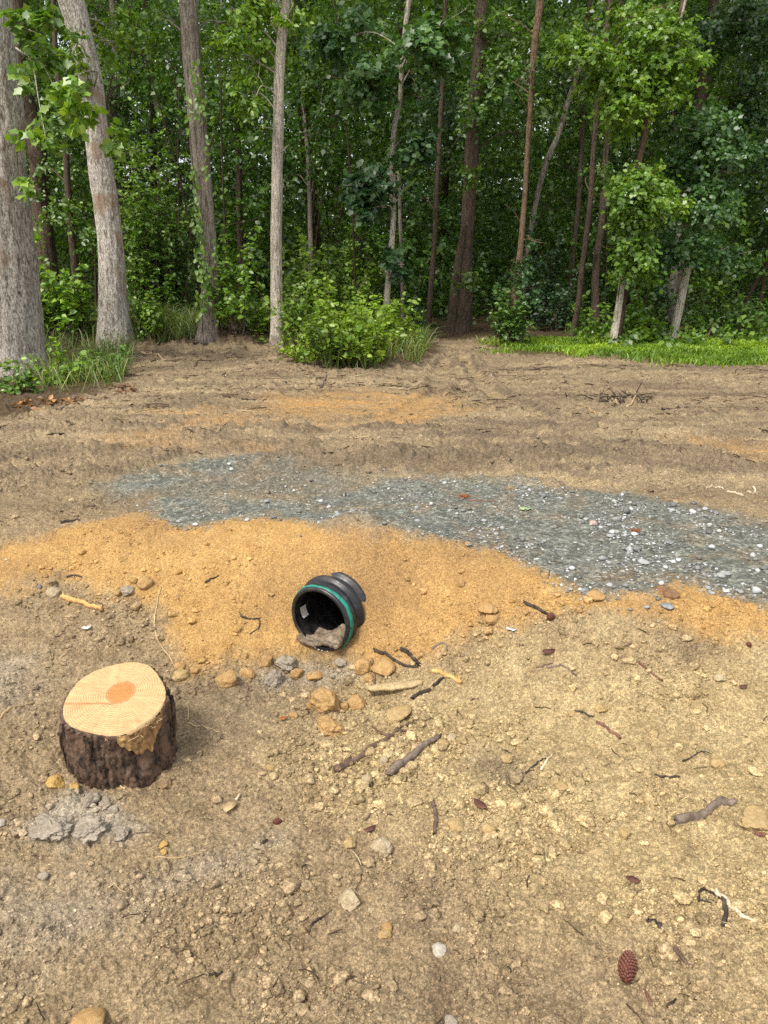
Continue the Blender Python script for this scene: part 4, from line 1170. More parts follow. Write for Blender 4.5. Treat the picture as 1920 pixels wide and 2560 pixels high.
# ------------------------------------------------------------------ culvert pipe
print('pipe')
def revolve(prof, seg=96, wob=None):
    prof = np.array(prof, float)
    an = np.linspace(0, 2 * PI, seg, endpoint=False)
    n = len(prof)
    V = np.stack([np.outer(prof[:, 1], np.cos(an)), np.repeat(prof[:, :1], seg, 1), np.outer(prof[:, 1], np.sin(an))], -1).reshape(-1, 3)
    i = np.arange(n - 1)[:, None] * seg; j = np.arange(seg)[None, :]
    q = np.stack([i + j, i + (j + 1) % seg, i + seg + (j + 1) % seg, i + seg + j], -1).reshape(-1, 4)
    return V, [q]

def plastic(name, col, rough, dust=.35):
    m, nt, out = newmat(name)
    p = coords(nt)
    n1 = noise(nt, p, 18, 5, .65, .3); n2 = noise(nt, mapping(nt, p, (1, 5, 1)), 60, 3, .6)
    c = mix(nt, ramp(nt, n1, [(.45, 0.), (.75, dust)]), col, (.16, .14, .12))
    r_ = ramp(nt, n2, [(.3, rough - .08), (.7, rough + .2)])
    principled(nt, out, c, r_, bump(nt, n2, .15, .002), .5)
    return m

def pipe():
    root = thing('drain_pipe', 'black corrugated drain pipe with green stripe sticking out of orange sand', 'pipe', tuple(PIPE_P))
    root.rotation_euler = (math.radians(1.5), 0, -PIPE_YAW)
    blk = plastic('black_plastic', (.012, .013, .016), .34)
    inn = plastic('pipe_liner', (.008, .008, .009), .30, .22)
    # smooth bell at the mouth
    prof = [(.0, R_IN), (-.004, R_IN + .004), (-.004, R_OUT - .010), (.0, R_OUT - .005), (.010, R_OUT - .003), (.037, R_OUT - .003), (.042, R_OUT), (.052, R_OUT + .001), (.057, R_OUT - .004), (.066, R_OUT - .006)]
    V, f = revolve(prof); obj('mouth_rim', mesh_np('mouth_rim', V, f), blk, root)
    # corrugated body
    prof = [(.066, R_OUT - .006)]
    yv = .072
    while yv < 1.0:
        for a in np.linspace(0, 1, 9):
            prof.append((yv + a * .040, R_OUT - .006 + .018 * math.sin(a * PI) ** .6))
        yv += .040
        prof.append((yv + .004, R_OUT - .008)); prof.append((yv + .014, R_OUT - .008)); yv += .018
    V, f = revolve(prof); obj('corrugated_body', mesh_np('corrugated_body', V, f), blk, root)
    # inner wall, faintly rippled
    ys = np.linspace(0, 1.0, 120)
    prof = [(a, R_IN + .0016 * math.sin(a * 2 * PI / .058)) for a in ys] + [(1.0, .001)]
    V, f = revolve(prof); obj('liner', mesh_np('liner', V, [f[0][:, ::-1]]), inn, root)
    # painted stripe round the bell
    m, nt, out = newmat('green_stripe')
    p = coords(nt)
    n1 = noise(nt, p, 30, 5, .7, .5)
    c = mix(nt, ramp(nt, n1, [(.35, 0.), (.65, 1.)]), (.006, .115, .085), (.020, .260, .190))
    c = mix(nt, ramp(nt, noise(nt, p, 55, 3, .6), [(.62, 0.), (.68, .8)]), c, (.015, .03, .03))
    principled(nt, out, c, .42, None, .4)
    an = np.linspace(0, 2 * PI, 160, endpoint=False)
    wv = .0035 * np.sin(an * 3) + .003 * vn(an * 4, an * 0, 5)
    prof_y = [np.full(160, .008) + wv, np.full(160, .010) + wv, np.full(160, .0225) + .006 * np.sin(an * 2 + 1) + wv, np.full(160, .024) + .006 * np.sin(an * 2 + 1) + wv]
    rads = [R_OUT - .003, R_OUT + .001, R_OUT + .0022, R_OUT - .001]
    V = np.concatenate([np.stack([r_ * np.cos(an), y_, r_ * np.sin(an)], 1) for y_, r_ in zip(prof_y, rads)])
    i = np.arange(3)[:, None] * 160; j = np.arange(160)[None, :]
    q = np.stack([i + j, i + (j + 1) % 160, i + 160 + (j + 1) % 160, i + 160 + j], -1).reshape(-1, 4)
    obj('green_stripe', mesh_np('green_stripe', V, [q]), m, root)
    # white paper tag stuck inside on the left wall
    a = np.linspace(math.radians(176), math.radians(200), 8); yy = np.linspace(.035, .075, 6)
    A, Yq = np.meshgrid(a, yy)
    r_ = R_IN - .004 - .006 * ((A - a[0]) / (a[-1] - a[0])) ** 3
    V = np.stack([r_ * np.cos(A), Yq + .006 * (A - a[0]), r_ * np.sin(A)], -1).reshape(-1, 3)
    i = np.arange(5)[:, None] * 8; j = np.arange(7)[None, :]
    q = np.stack([i + j, i + 1 + j, i + 9 + j, i + 8 + j], -1).reshape(-1, 4)
    obj('paper_tag', mesh_np('paper_tag', V, [q]), simple_material('paper', (.55, .53, .49), (.72, .70, .66), 30), root)
pipe()

# ------------------------------------------------------------------ lumps, stones
_ico = {}
def ico(sub):
    if sub not in _ico:
        bm = bmesh.new(); bmesh.ops.create_icosphere(bm, subdivisions=sub, radius=1)
        V = np.array([v.co[:] for v in bm.verts]); Fc = np.array([[v.index for v in f.verts] for f in bm.faces]); bm.free()
        _ico[sub] = (V, Fc)
    return _ico[sub]

def rocky(sub, rg, ang=.5, rough=.16):
    V, Fc = ico(sub)
    V = V.copy()
    if ang > 0:                                            # chop flat facets
        for _ in range(int(5 + ang * 9)):
            n = nrm(rg.normal(size=3)); d = rg.uniform(.62, .95)
            s = V @ n; k = s > d
            V[k] -= np.outer((s[k] - d) * .9, n)
    o = rg.uniform(0, 100, 3)
    dsp = np.array([mnoise.fractal(Vector(v * 1.7 + o), .9, 2.0, 4) for v in V])
    if sub >= 4:
        dsp = dsp + .30 * np.array([mnoise.fractal(Vector(v * 7 + o), .8, 2.0, 3) for v in V])
    return V * (1 + rough * dsp)[:, None], Fc

def stone_mat(name, a, b, scale=60, rough=.95, bs=.9, bd=.006, spec=.15):
    return simple_material(name, a, b, scale, rough, bs, bd, (1, 1, 1), spec)
M['lump_orange'] = stone_mat('lump_orange', (.33, .20, .082), (.46, .30, .135))
M['lump_tan'] = stone_mat('lump_tan', (.33, .23, .105), (.47, .345, .17))
M['lump_brown'] = stone_mat('lump_brown', (.19, .13, .07), (.29, .205, .115))
M['clay'] = stone_mat('clay', (.225, .188, .140), (.36, .312, .245), 30)
M['stone_pale'] = stone_mat('stone_pale', (.30, .235, .14), (.45, .37, .25), 18)
M['stone_white'] = stone_mat('stone_white', (.33, .29, .23), (.50, .46, .39), 18, .7)
M['stone_yellow'] = stone_mat('stone_yellow', (.38, .235, .070), (.52, .36, .13))
M['stone_brown'] = stone_mat('stone_brown', (.16, .090, .050), (.26, .155, .085), 15, .8)
M['stone_blue'] = stone_mat('stone_blue', (.15, .165, .175), (.30, .32, .33), 15, .7)
M['stone_pink'] = stone_mat('stone_pink', (.42, .28, .23), (.58, .42, .36), 15, .75)

_ls = [0]
def lump(name, label, cat, px, py, rp, mat, squash=.75, ang=.5, rough=.16, wide=1.0, rot=None, group=None, sink=.5, sub=None):
    _ls[0] += 1
    rg = np.random.default_rng(500 + _ls[0])
    p = G(px, py + rp * .45)
    m = depth(p) / F
    r_ = rp * m
    z = H1(p[0], p[1])
    sub = sub or (5 if rp >= 22 else 4)
    V, Fc = rocky(sub, rg, ang, rough)
    V = V * np.array([r_ * wide, r_, r_ * squash])
    a = rg.uniform(0, PI) if rot is None else rot
    V[:, :2] = V[:, :2] @ np.array([[math.cos(a), math.sin(a)], [-math.sin(a), math.cos(a)]])
    p[2] = z - r_ * squash * sink
    V[:, 2] += r_ * squash * .75
    o = obj(name, mesh_np(name, V, [Fc]), M[mat], loc=p)
    return tag(o, label, cat, group)

print('lumps')
LT = [
 # px, py, r, mat, squash, ang, rough, wide, label
 (570, 1693, 31, 'lump_orange', .8, .9, .10, 1.0, 'big blocky orange clod with flat faces right of the stump'),
 (618, 1678, 22, 'lump_orange', 1.1, .8, .12, .9, 'upright orange clod touching the big blocky clod'),
 (668, 1648, 17, 'lump_orange', 1.1, .8, .12, .9, 'small upright orange clod at the foot of the sand slope'),
 (452, 1686, 19, 'lump_tan', .7, .6, .14, 1.2, 'tan flat clod just behind the stump on its right'),
 (449, 1657, 14, 'lump_orange', .9, .4, .14, 1.0, 'round orange clod at the end of the long thin root'),
 (487, 1674, 11, 'lump_orange', .9, .4, .14, 1.0, 'small round orange clod right of the long thin root'),
 (682, 1692, 26, 'clay', .8, .5, .26, 1.0, 'rough grey clay clod right of the blocky orange clod'),
 (716, 1655, 24, 'clay', .7, .4, .28, 1.2, 'crumbly dark grey clay clod below the pipe'),
 (741, 1680, 19, 'lump_orange', .85, .6, .12, 1.0, 'orange clod among grey clay below the pipe'),
 (788, 1690, 19, 'lump_orange', .6, .3, .14, 1.2, 'low flat orange clod right of the grey clay'),
 (851, 1661, 15, 'clay', .9, .5, .2, 1.0, 'small grey clay clod under the pipe mouth sand'),
 (909, 1665, 24, 'lump_orange', .9, .6, .12, 1.0, 'orange clod left of the upright brown twig'),
 (962, 1662, 30, 'lump_orange', .8, .7, .12, 1.1, 'broad orange clod under the black forked branch'),
 (924, 1692, 13, 'lump_orange', .8, .5, .14, 1.0, 'small orange clod at the foot of the upright twig'),
 (812, 1752, 40, 'lump_orange', .9, .5, .22, 1.0, 'largest crumbling orange clod in the middle ground'),
 (893, 1748, 27, 'lump_orange', .9, .9, .12, 1.1, 'wedge shaped orange clod beside the pale bark slab'),
 (860, 1762, 15, 'lump_orange', 1.1, .7, .12, .8, 'narrow orange clod squeezed between two bigger ones'),
 (826, 1802, 32, 'lump_orange', .55, .5, .24, 1.3, 'low broken orange clod in front of the largest crumbling clod'),
 (732, 1790, 12, 'lump_orange', .8, .5, .18, 1.0, 'small orange clod left of the broken low clod'),
 (770, 1763, 12, 'lump_orange', .6, .4, .18, 1.2, 'little flat orange crumb left of the largest clod'),
 (994, 1772, 33, 'lump_tan', .45, .5, .14, 1.3, 'flat tan clod in front of the pale bark slab'),
 (945, 1765, 10, 'lump_tan', .9, .3, .1, 1.0, 'small round tan clod at the left end of the bark slab'),
 (1220, 1527, 22, 'lump_orange', .6, .5, .14, 1.2, 'long orange clod on the sand right of the pipe'),
 (1231, 1550, 19, 'lump_orange', .7, .5, .12, 1.2, 'orange clod just in front of the long clod on the sand'),
 (1153, 1461, 11, 'lump_orange', .9, .5, .1, 1.0, 'smooth peach coloured pebble high on the sand slope'),
 (364, 1460, 20, 'lump_orange', .8, .3, .1, 1.0, 'big smooth rounded sand clod above the long thin root'),
 (320, 1475, 18, 'clay', .6, .4, .2, 1.2, 'dull grey brown clod left of the rounded sand clod'),
 (296, 1483, 10, 'lump_orange', .8, .4, .16, 1.0, 'small orange clod left of the dull grey brown clod'),
 (133, 1470, 20, 'stone_pale', .7, .9, .08, 1.1, 'pale tan stone at the head of the yellow wood piece'),
 (98, 1466, 7, 'stone_blue', .9, .6, .1, 1.0, 'tiny blue grey stone left of the pale tan stone'),
 (135, 1948, 26, 'stone_yellow', .6, .4, .14, 1.0, 'yellow rounded stone at the left foot of the stump'),
 (186, 1967, 14, 'stone_yellow', .8, .6, .12, 1.0, 'small yellow stone against the stump bark'),
 (677, 1914, 13, 'lump_tan', .8, .7, .1, 1.0, 'small tan clod alone on brown soil right of the stump'),
 (415, 1955, 18, 'lump_brown', .7, .5, .2, 1.2, 'brown clod on the soil right of the stump foot'),
 (228, 2000, 20, 'clay', .8, .5, .3, 1.1, 'upper grey clay lump in front of the stump'),
 (262, 1998, 15, 'clay', .8, .5, .3, 1.0, 'grey clay lump touching the upper one on its right'),
 (286, 2025, 14, 'clay', .8, .6, .2, 1.0, 'small grey clay lump right of the clay heap'),
 (130, 2075, 40, 'clay', .30, .2, .45, 1.3, 'large pale left slab of the grey clay heap'),
 (225, 2085, 36, 'clay', .32, .2, .45, 1.2, 'large right slab of the grey clay heap'),
 (300, 2085, 22, 'clay', .35, .3, .4, 1.2, 'darker outer slab at the right end of the clay heap'),
 (165, 2045, 22, 'clay', .45, .3, .4, 1.2, 'middle top lump of the grey clay heap'),
 (408, 2108, 13, 'stone_yellow', .7, .5, .14, 1.0, 'little yellow stone above the thin curved pale root'),
 (409, 2130, 9, 'stone_yellow', .7, .5, .14, 1.0, 'tiny yellow stone touching the thin curved pale root'),
 (222, 2545, 50, 'lump_orange', .6, .2, .06, 1.0, 'big round orange clod cut by the bottom picture edge'),
 (874, 2242, 28, 'stone_pale', .75, .8, .16, 1.1, 'pale knobbly stone in the middle of the near soil'),
 (929, 2262, 11, 'stone_pale', .7, .7, .1, 1.0, 'small pale stone right of the pale knobbly stone'),
 (952, 2110, 27, 'stone_pale', .7, .5, .16, 1.0, 'pale yellow rounded stone left of the curved dark stick'),
 (963, 2325, 20, 'lump_tan', .8, .6, .14, .8, 'upright tan clod low in the middle of the picture'),
 (875, 2105, 17, 'lump_tan', .8, .4, .18, 1.0, 'tan crumb left of the pale yellow rounded stone'),
 (1140, 2058, 21, 'lump_tan', .6, .6, .14, 1.2, 'tan clod between the curved dark stick and the red bark scrap'),
 (1222, 2064, 19, 'lump_tan', .8, .6, .1, 1.0, 'squarish tan clod under the red bark scrap'),
 (960, 1897, 13, 'stone_pale', .9, .5, .12, 1.0, 'pale round crumb beside the long dark branch'),
 (912, 1935, 18, 'stone_pale', .5, .6, .12, 1.2, 'pale flat stone left of the thick grey stick'),
 (1108, 1862, 13, 'lump_tan', .8, .5, .14, 1.0, 'tan crumb at the upper end of the thick grey stick'),
 (1130, 1845, 13, 'stone_pale', .6, .5, .12, 1.2, 'pale chip right of the thick grey stick'),
 (1265, 1898, 16, 'lump_tan', .7, .5, .16, 1.1, 'tan clod at the left edge of a dark soil patch'),
 (1800, 1684, 15, 'stone_pale', .6, .5, .12, 1.0, 'pale flat pebble high on the right tan soil'),
 (1503, 1760, 16, 'lump_tan', .8, .7, .12, 1.0, 'tan blocky clod above the short black stick'),
 (1794, 1902, 18, 'lump_tan', .7, .7, .12, 1.1, 'tan clod right of the forked dark twig'),
 (1890, 2040, 42, 'lump_tan', .35, .4, .14, 1.3, 'wide half buried tan clod at the right picture edge'),
 (1430, 1780, 11, 'lump_tan', .7, .4, .14, 1.0, 'small grey tan crumb left of the short black stick'),
 (1268, 1900, 15, 'lump_tan', .7, .5, .16, 1.1, 'tan clod left of the pale straw blade'),
 (1402, 1970, 15, 'lump_tan', .6, .4, .14, 1.2, 'tan flat clod below the pale straw blade'),
 (1562, 2080, 18, 'lump_tan', .9, .6, .14, .8, 'upright tan clod left of the thick brown stick'),
 (1098, 2364, 19, 'stone_white', .7, .9, .1, 1.1, 'broken whitish stone at the bottom centre'),
 (1143, 2322, 14, 'stone_pale', .7, .7, .1, 1.0, 'greyish pale stone just above the broken whitish stone'),
 (968, 2315, 15, 'lump_orange', .8, .4, .12, .9, 'orange tinted clod left of the broken whitish stone'),
 (1126, 2550, 18, 'clay', .7, .5, .12, 1.0, 'grey stone at the bottom picture edge left of the pine cone'),
 (1490, 1482, 21, 'lump_orange', .6, .5, .14, 1.3, 'orange clod at the border of sand and gravel'),
 (1463, 1473, 11, 'stone_blue', .8, .8, .08, 1.0, 'whitish grey stone left of the orange border clod'),
 (1676, 1482, 20, 'stone_brown', .7, .9, .08, 1.1, 'angular red brown stone on the gravel edge'),
 (1655, 1470, 14, 'stone_brown', .6, .8, .08, 1.2, 'flatter brown stone behind the angular red brown stone'),
 (1666, 1508, 14, 'stone_blue', .5, .8, .08, 1.5, 'dark blue slate chip in front of the angular red brown stone'),
 (1482, 1304, 10, 'stone_pink', .6, .6, .08, 1.2, 'pinkish pale stone on the grey gravel'),
 (4, 2062, 12, 'stone_white', .8, .6, .1, 1.0, 'white stone at the left picture edge'),
 (110, 2184, 14, 'clay', .7, .8, .1, 1.0, 'grey angular stone on the near left soil'),
]
for a in LT:
    px, py, r_, mt, sq, an_, ro, wd, lab = a
    if mt.startswith('stone'): nm, ct = 'stone', 'stone'
    elif mt == 'clay': nm, ct = 'clay_lump', 'clay lump'
    else: nm, ct = 'soil_clod', 'clod'
    lump(nm, lab, ct, px, py, r_, mt, sq, an_, ro, wd)

# mud washed into the pipe
def pipe_mud():
    rg = np.random.default_rng(8)
    nu, nv = 90, 120
    u = np.linspace(-.098, .115, nu); v = np.linspace(-.03, .5, nv)
    U, Vv = np.meshgrid(u, v)
    floor = -np.sqrt(np.maximum(R_IN ** 2 - np.minimum(np.abs(U), R_IN * .98) ** 2, 0))
    hgt = .004 + .012 * smooth(-.04, .04, U) + .040 * np.exp(-((U - .055) / .045) ** 2 - ((Vv - .10) / .10) ** 2) + .008 * fbm(U * 16, Vv * 16, 4, 66) + .006 * lumps(U, Vv, .03, 67, .7, .2, .5) / .01 + .012 + .012 * smooth(.0, -.05, Vv) - .09 * smooth(.10, .20, Vv)
    e = np.minimum(np.minimum(U - u[0], u[-1] - U) / .03, 1)
    Z = np.maximum(floor + .001, -R_IN + hgt + .35 * (floor + R_IN)) * e + (floor - .004) * (1 - e)
    W = PIPE_P + U[..., None] * PLT + Vv[..., None] * PAX + Z[..., None] * np.array([0, 0, 1.0])
    i = np.arange(nv - 1)[:, None] * nu; j = np.arange(nu - 1)[None, :]
    q = np.stack([i + j, i + 1 + j, i + nu + 1 + j, i + nu + j], -1).reshape(-1, 4)
    top = W.reshape(-1, 3); bot = top - np.array([0, 0, .02])
    k = len(top)
    V = np.concatenate([top, bot])
    bd = np.concatenate([np.arange(nu - 1), np.arange(nv - 1) * nu + nu - 1, (np.arange(nu - 1) + (nv - 1) * nu + 1)[::-1], (np.arange(1, nv) * nu)[::-1]])
    bn = np.roll(bd, -1)
    q = np.concatenate([q, (q + k)[:, ::-1], np.stack([bn, bd, bd + k, bn + k], 1)])
    m = stone_mat('pipe_mud', (.11, .082, .055), (.32, .26, .19), 30)
    tag(obj('mud_heap', mesh_np('mud_heap', V, [q]), m), 'grey brown mud heap lying inside the pipe mouth', 'mud')
pipe_mud()

# ------------------------------------------------------------------ loose crumbs and gravel (stuff)
print('crumbs')
def rock_pool(sub, k, ang, rough, seed):
    rg = np.random.default_rng(seed)
    return [rocky(sub, rg, ang, rough) for _ in range(k)]

def scatter_rocks(x, y, r, pool, rg, squash=(.5, .9), sink=.25):
    n = len(x); z = H(x, y)
    parts = []; own = []
    which = rg.integers(0, len(pool), n)
    for w in range(len(pool)):
        k = np.nonzero(which == w)[0]
        if not len(k): continue
        V, Fc = pool[w]
        a = rg.uniform(0, 2 * PI, len(k)); ca = np.cos(a); sa = np.sin(a)
        sc = np.stack([r[k] * rg.uniform(.8, 1.35, len(k)), r[k] * rg.uniform(.75, 1.1, len(k)), r[k] * rg.uniform(*squash, len(k))], 1)
        # tumble before squashing
        b = rg.uniform(0, 2 * PI, len(k)); cb, sb = np.cos(b), np.sin(b)
        Q = np.repeat(V[None], len(k), 0)
        Q = np.stack([Q[..., 0], Q[..., 1] * cb[:, None] - Q[..., 2] * sb[:, None], Q[..., 1] * sb[:, None] + Q[..., 2] * cb[:, None]], -1)
        Q = Q * sc[:, None, :]
        Q = np.stack([Q[..., 0] * ca[:, None] - Q[..., 1] * sa[:, None], Q[..., 0] * sa[:, None] + Q[..., 1] * ca[:, None], Q[..., 2]], -1)
        Q = Q + np.stack([x[k], y[k], z[k] + sc[:, 2] * (.7 - sink)], 1)[:, None, :]
        fo = Fc[None] + (np.arange(len(k)) * len(V))[:, None, None]
        parts.append((Q.reshape(-1, 3), [fo.reshape(-1, 3)]))
        own.append(np.repeat(k, len(V)))
    V, f = join(parts)
    return V, f, np.concatenate(own)

rg = np.random.default_rng(21)
n = 190000
y = .9 + 4.2 * rg.uniform(0, 1, n) ** 1.3
x = rg.uniform(-.62, .62, n) * (y + .75)
zs = zones(x, y)
sand, grav, clay, tan = zs[:4]
w = (1 - grav) * (1 - .45 * sand) * (.10 + .90 * smooth(-.15, .55, fbm(x * 2.5, y * 2.5, 3, 31))) * (.45 + .55 * tan + .1) * (1 - smooth(3.4, 5.0, y) * .7)
edge = np.exp(-((y - 2.72) / .12) ** 2) * (np.abs(x + .1) < .9)
w = np.maximum(w, .5 * edge * (1 - grav))
heap = np.zeros(n)
for hx, hy, hr in ((950, 1900, .30), (860, 1760, .22), (1250, 2000, .22), (330, 1500, .25), (640, 2260, .2)):
    hp = G(hx, hy); heap = np.maximum(heap, np.exp(-((x - hp[0]) ** 2 + (y - hp[1]) ** 2) / hr ** 2))
w = np.maximum(w, .55 * heap * (1 - .4 * sand))
cx_, cy_ = x - PIPE_P[0], y - PIPE_P[1]
vv = cx_ * PAX[0] + cy_ * PAX[1]; uu = cx_ * PLT[0] + cy_ * PLT[1]
ok = ~((np.abs(uu) < .17) & (vv > -.04) & (vv < .3)) & (np.hypot(x - STUMP_C[0], y - STUMP_C[1]) > .2)
k = (rg.uniform(0, 1, n) < w) & ok
x, y = x[k], y[k]
r_ = np.minimum(.0024 * rg.uniform(.0001, 1, len(x)) ** -.40, .019) * (1 + .35 * heap[k])
big = r_ > .0058
pool2 = rock_pool(3, 16, .8, .30, 31); pool1 = rock_pool(1, 14, .3, .3, 32)
Va, fa, oa = scatter_rocks(x[big], y[big], r_[big], pool2, rg, sink=.5)
Vb, fb, ob = scatter_rocks(x[~big], y[~big], r_[~big], pool1, rg)
V, f = join([(Va, fa), (Vb, fb)])
own = np.concatenate([np.nonzero(big)[0][oa], np.nonzero(~big)[0][ob]])
me = mesh_np('soil_crumbs', V, f)
zc = [q[k][own] for q in zs]
put_zones(me, zc, y[own], 1.0)
kind(obj('soil_crumbs', me, M['soil']), 'stuff')
print('crumbs', len(x), big.sum())

# gravel
m, nt, out = newmat('gravel_stone')
g = nt.nodes.new('ShaderNodeNewGeometry')
c = ramp(nt, g.outputs['Random Per Island'], [(0., (.13, .13, .12)), (.40, (.20, .205, .195)), (.75, (.34, .35, .345)), (1., (.56, .57, .56))])
c = mix(nt, .5, c, mix(nt, 1.0, c, ramp(nt, noise(nt, g.outputs['Position'], 90, 4, .6), [(.3, .55), (.7, 1.4)]), 'MULTIPLY'))
principled(nt, out, c, .7, None, .3)
rg = np.random.default_rng(22)
n = 60000
y = 2.3 + 3.6 * rg.uniform(0, 1, n); x = rg.uniform(-.6, .72, n) * (y + .6)
zs = zones(x, y)
cl = smooth(-.25, .45, fbm(x * 3.1, y * 3.6, 3, 61)) * (.25 + .75 * smooth(-1.0, 1.0, x)) 
w = zs[1] * (.06 + .62 * cl) * (1 - .6 * smooth(4.0, 5.5, y)) + .004 * zs[0] * (y > 3)
ed = zs[1] * zs[0] * 4
k = rg.uniform(0, 1, n) < np.maximum(w, np.minimum(ed, .5))
x, y = x[k], y[k]
r_ = np.minimum(.0033 * rg.uniform(.0001, 1, len(x)) ** -.34, .0155) * (1 + .45 * smooth(.1, 1.2, x))
pool = rock_pool(2, 16, 2.2, .05, 41)
V, f, own = scatter_rocks(x, y, r_, pool, rg, (.4, .85), .1)
kind(obj('gravel', mesh_np('gravel', V, f), m), 'stuff')
print('gravel', len(x))

# ------------------------------------------------------------------ sticks, roots, chips
M['stick_dark'] = simple_material('stick_dark', (.022, .018, .016), (.085, .066, .052), 30, .85, .8, .004, (1, 1, 1))
M['stick_brown'] = simple_material('stick_brown', (.080, .050, .034), (.190, .130, .095), 26, .85, .8, .004)
M['stick_grey'] = simple_material('stick_grey', (.105, .078, .060), (.250, .200, .160), 24, .85, .9, .005)
M['stick_red'] = simple_material('stick_red', (.110, .050, .035), (.230, .120, .085), 30, .8, .6, .003)
M['stick_pale'] = simple_material('stick_pale', (.34, .235, .12), (.52, .40, .23), 24, .8, .6, .003)
M['wood_yellow'] = simple_material('wood_yellow', (.46, .235, .075), (.64, .40, .16), 20, .75, .7, .004)
M['wood_bleached'] = simple_material('wood_bleached', (.46, .37, .25), (.66, .56, .41), 24, .8, .7, .004)
M['bark_slab'] = simple_material('bark_slab', (.32, .235, .12), (.48, .375, .21), 22, .95, .8, .006)

_ss = [0]
def stick(label, pts, wpx, mat, name='stick', cat='stick', taper=.6, flat=.8, lift=.34, knobby=.18, scale=1.0, group=None, forks=(), ends=None):
    """pts in source pixels lying on the ground"""
    _ss[0] += 1
    rg = np.random.default_rng(800 + _ss[0])
    W = np.array([G(a * scale, b * scale) for a, b in pts])
    n = max(10, int(len(W) * 9))
    Q = spline(W, n)
    L = np.linalg.norm(np.diff(Q, axis=0), axis=1).sum()
    m = depth(Q.mean(0)) / F
    r0 = .5 * wpx * m * scale
    r_ = r0 * np.linspace(1, taper, n) * (1 + knobby * fbm(np.linspace(0, 5 + L * 12, n), np.zeros(n) + _ss[0], 2, 12))
    Q[:, :2] += np.stack([fbm(np.linspace(0, 6, n), np.zeros(n) + 3 * _ss[0], 2, 13), fbm(np.linspace(0, 6, n), np.zeros(n) + 5 * _ss[0], 2, 14)], 1) * min(.25 * r0, .004)
    zg = H(Q[:, 0], Q[:, 1])
    zz = np.maximum(zg, np.convolve(np.pad(zg, 3, mode='edge'), np.ones(7) / 7, 'valid'))
    Q[:, 2] = zz + r_ * lift
    Vs, fs_ = tube(Q, r_, 10, barky(.16, _ss[0], 2.0, 26), True, flat)
    ax0 = nrm(Q[0] - Q[1]); ax1 = nrm(Q[-1] - Q[-2])
    Vs[:10] += ax0 * (rg.uniform(-.3, 1.3, 10) * r_[0])[:, None]
    Vs[(n - 1) * 10:n * 10] += ax1 * (rg.uniform(-.3, 1.5, 10) * r_[-1])[:, None]
    parts = [(Vs, fs_)]
    for fk in forks:
        Wf = np.array([G(a * scale, b * scale) for a, b in fk]); Wf[:, 2] = H(Wf[:, 0], Wf[:, 1]) + r0 * .5
        parts.append(tube(spline(Wf, 10), np.linspace(r0 * .55, r0 * .2, 10), 7))
    V, f = join(parts)
    p = Q[n // 2].copy()
    o = obj(name, mesh_np(name, V - p, f), M[mat], loc=p)
    return tag(o, label, cat, group)

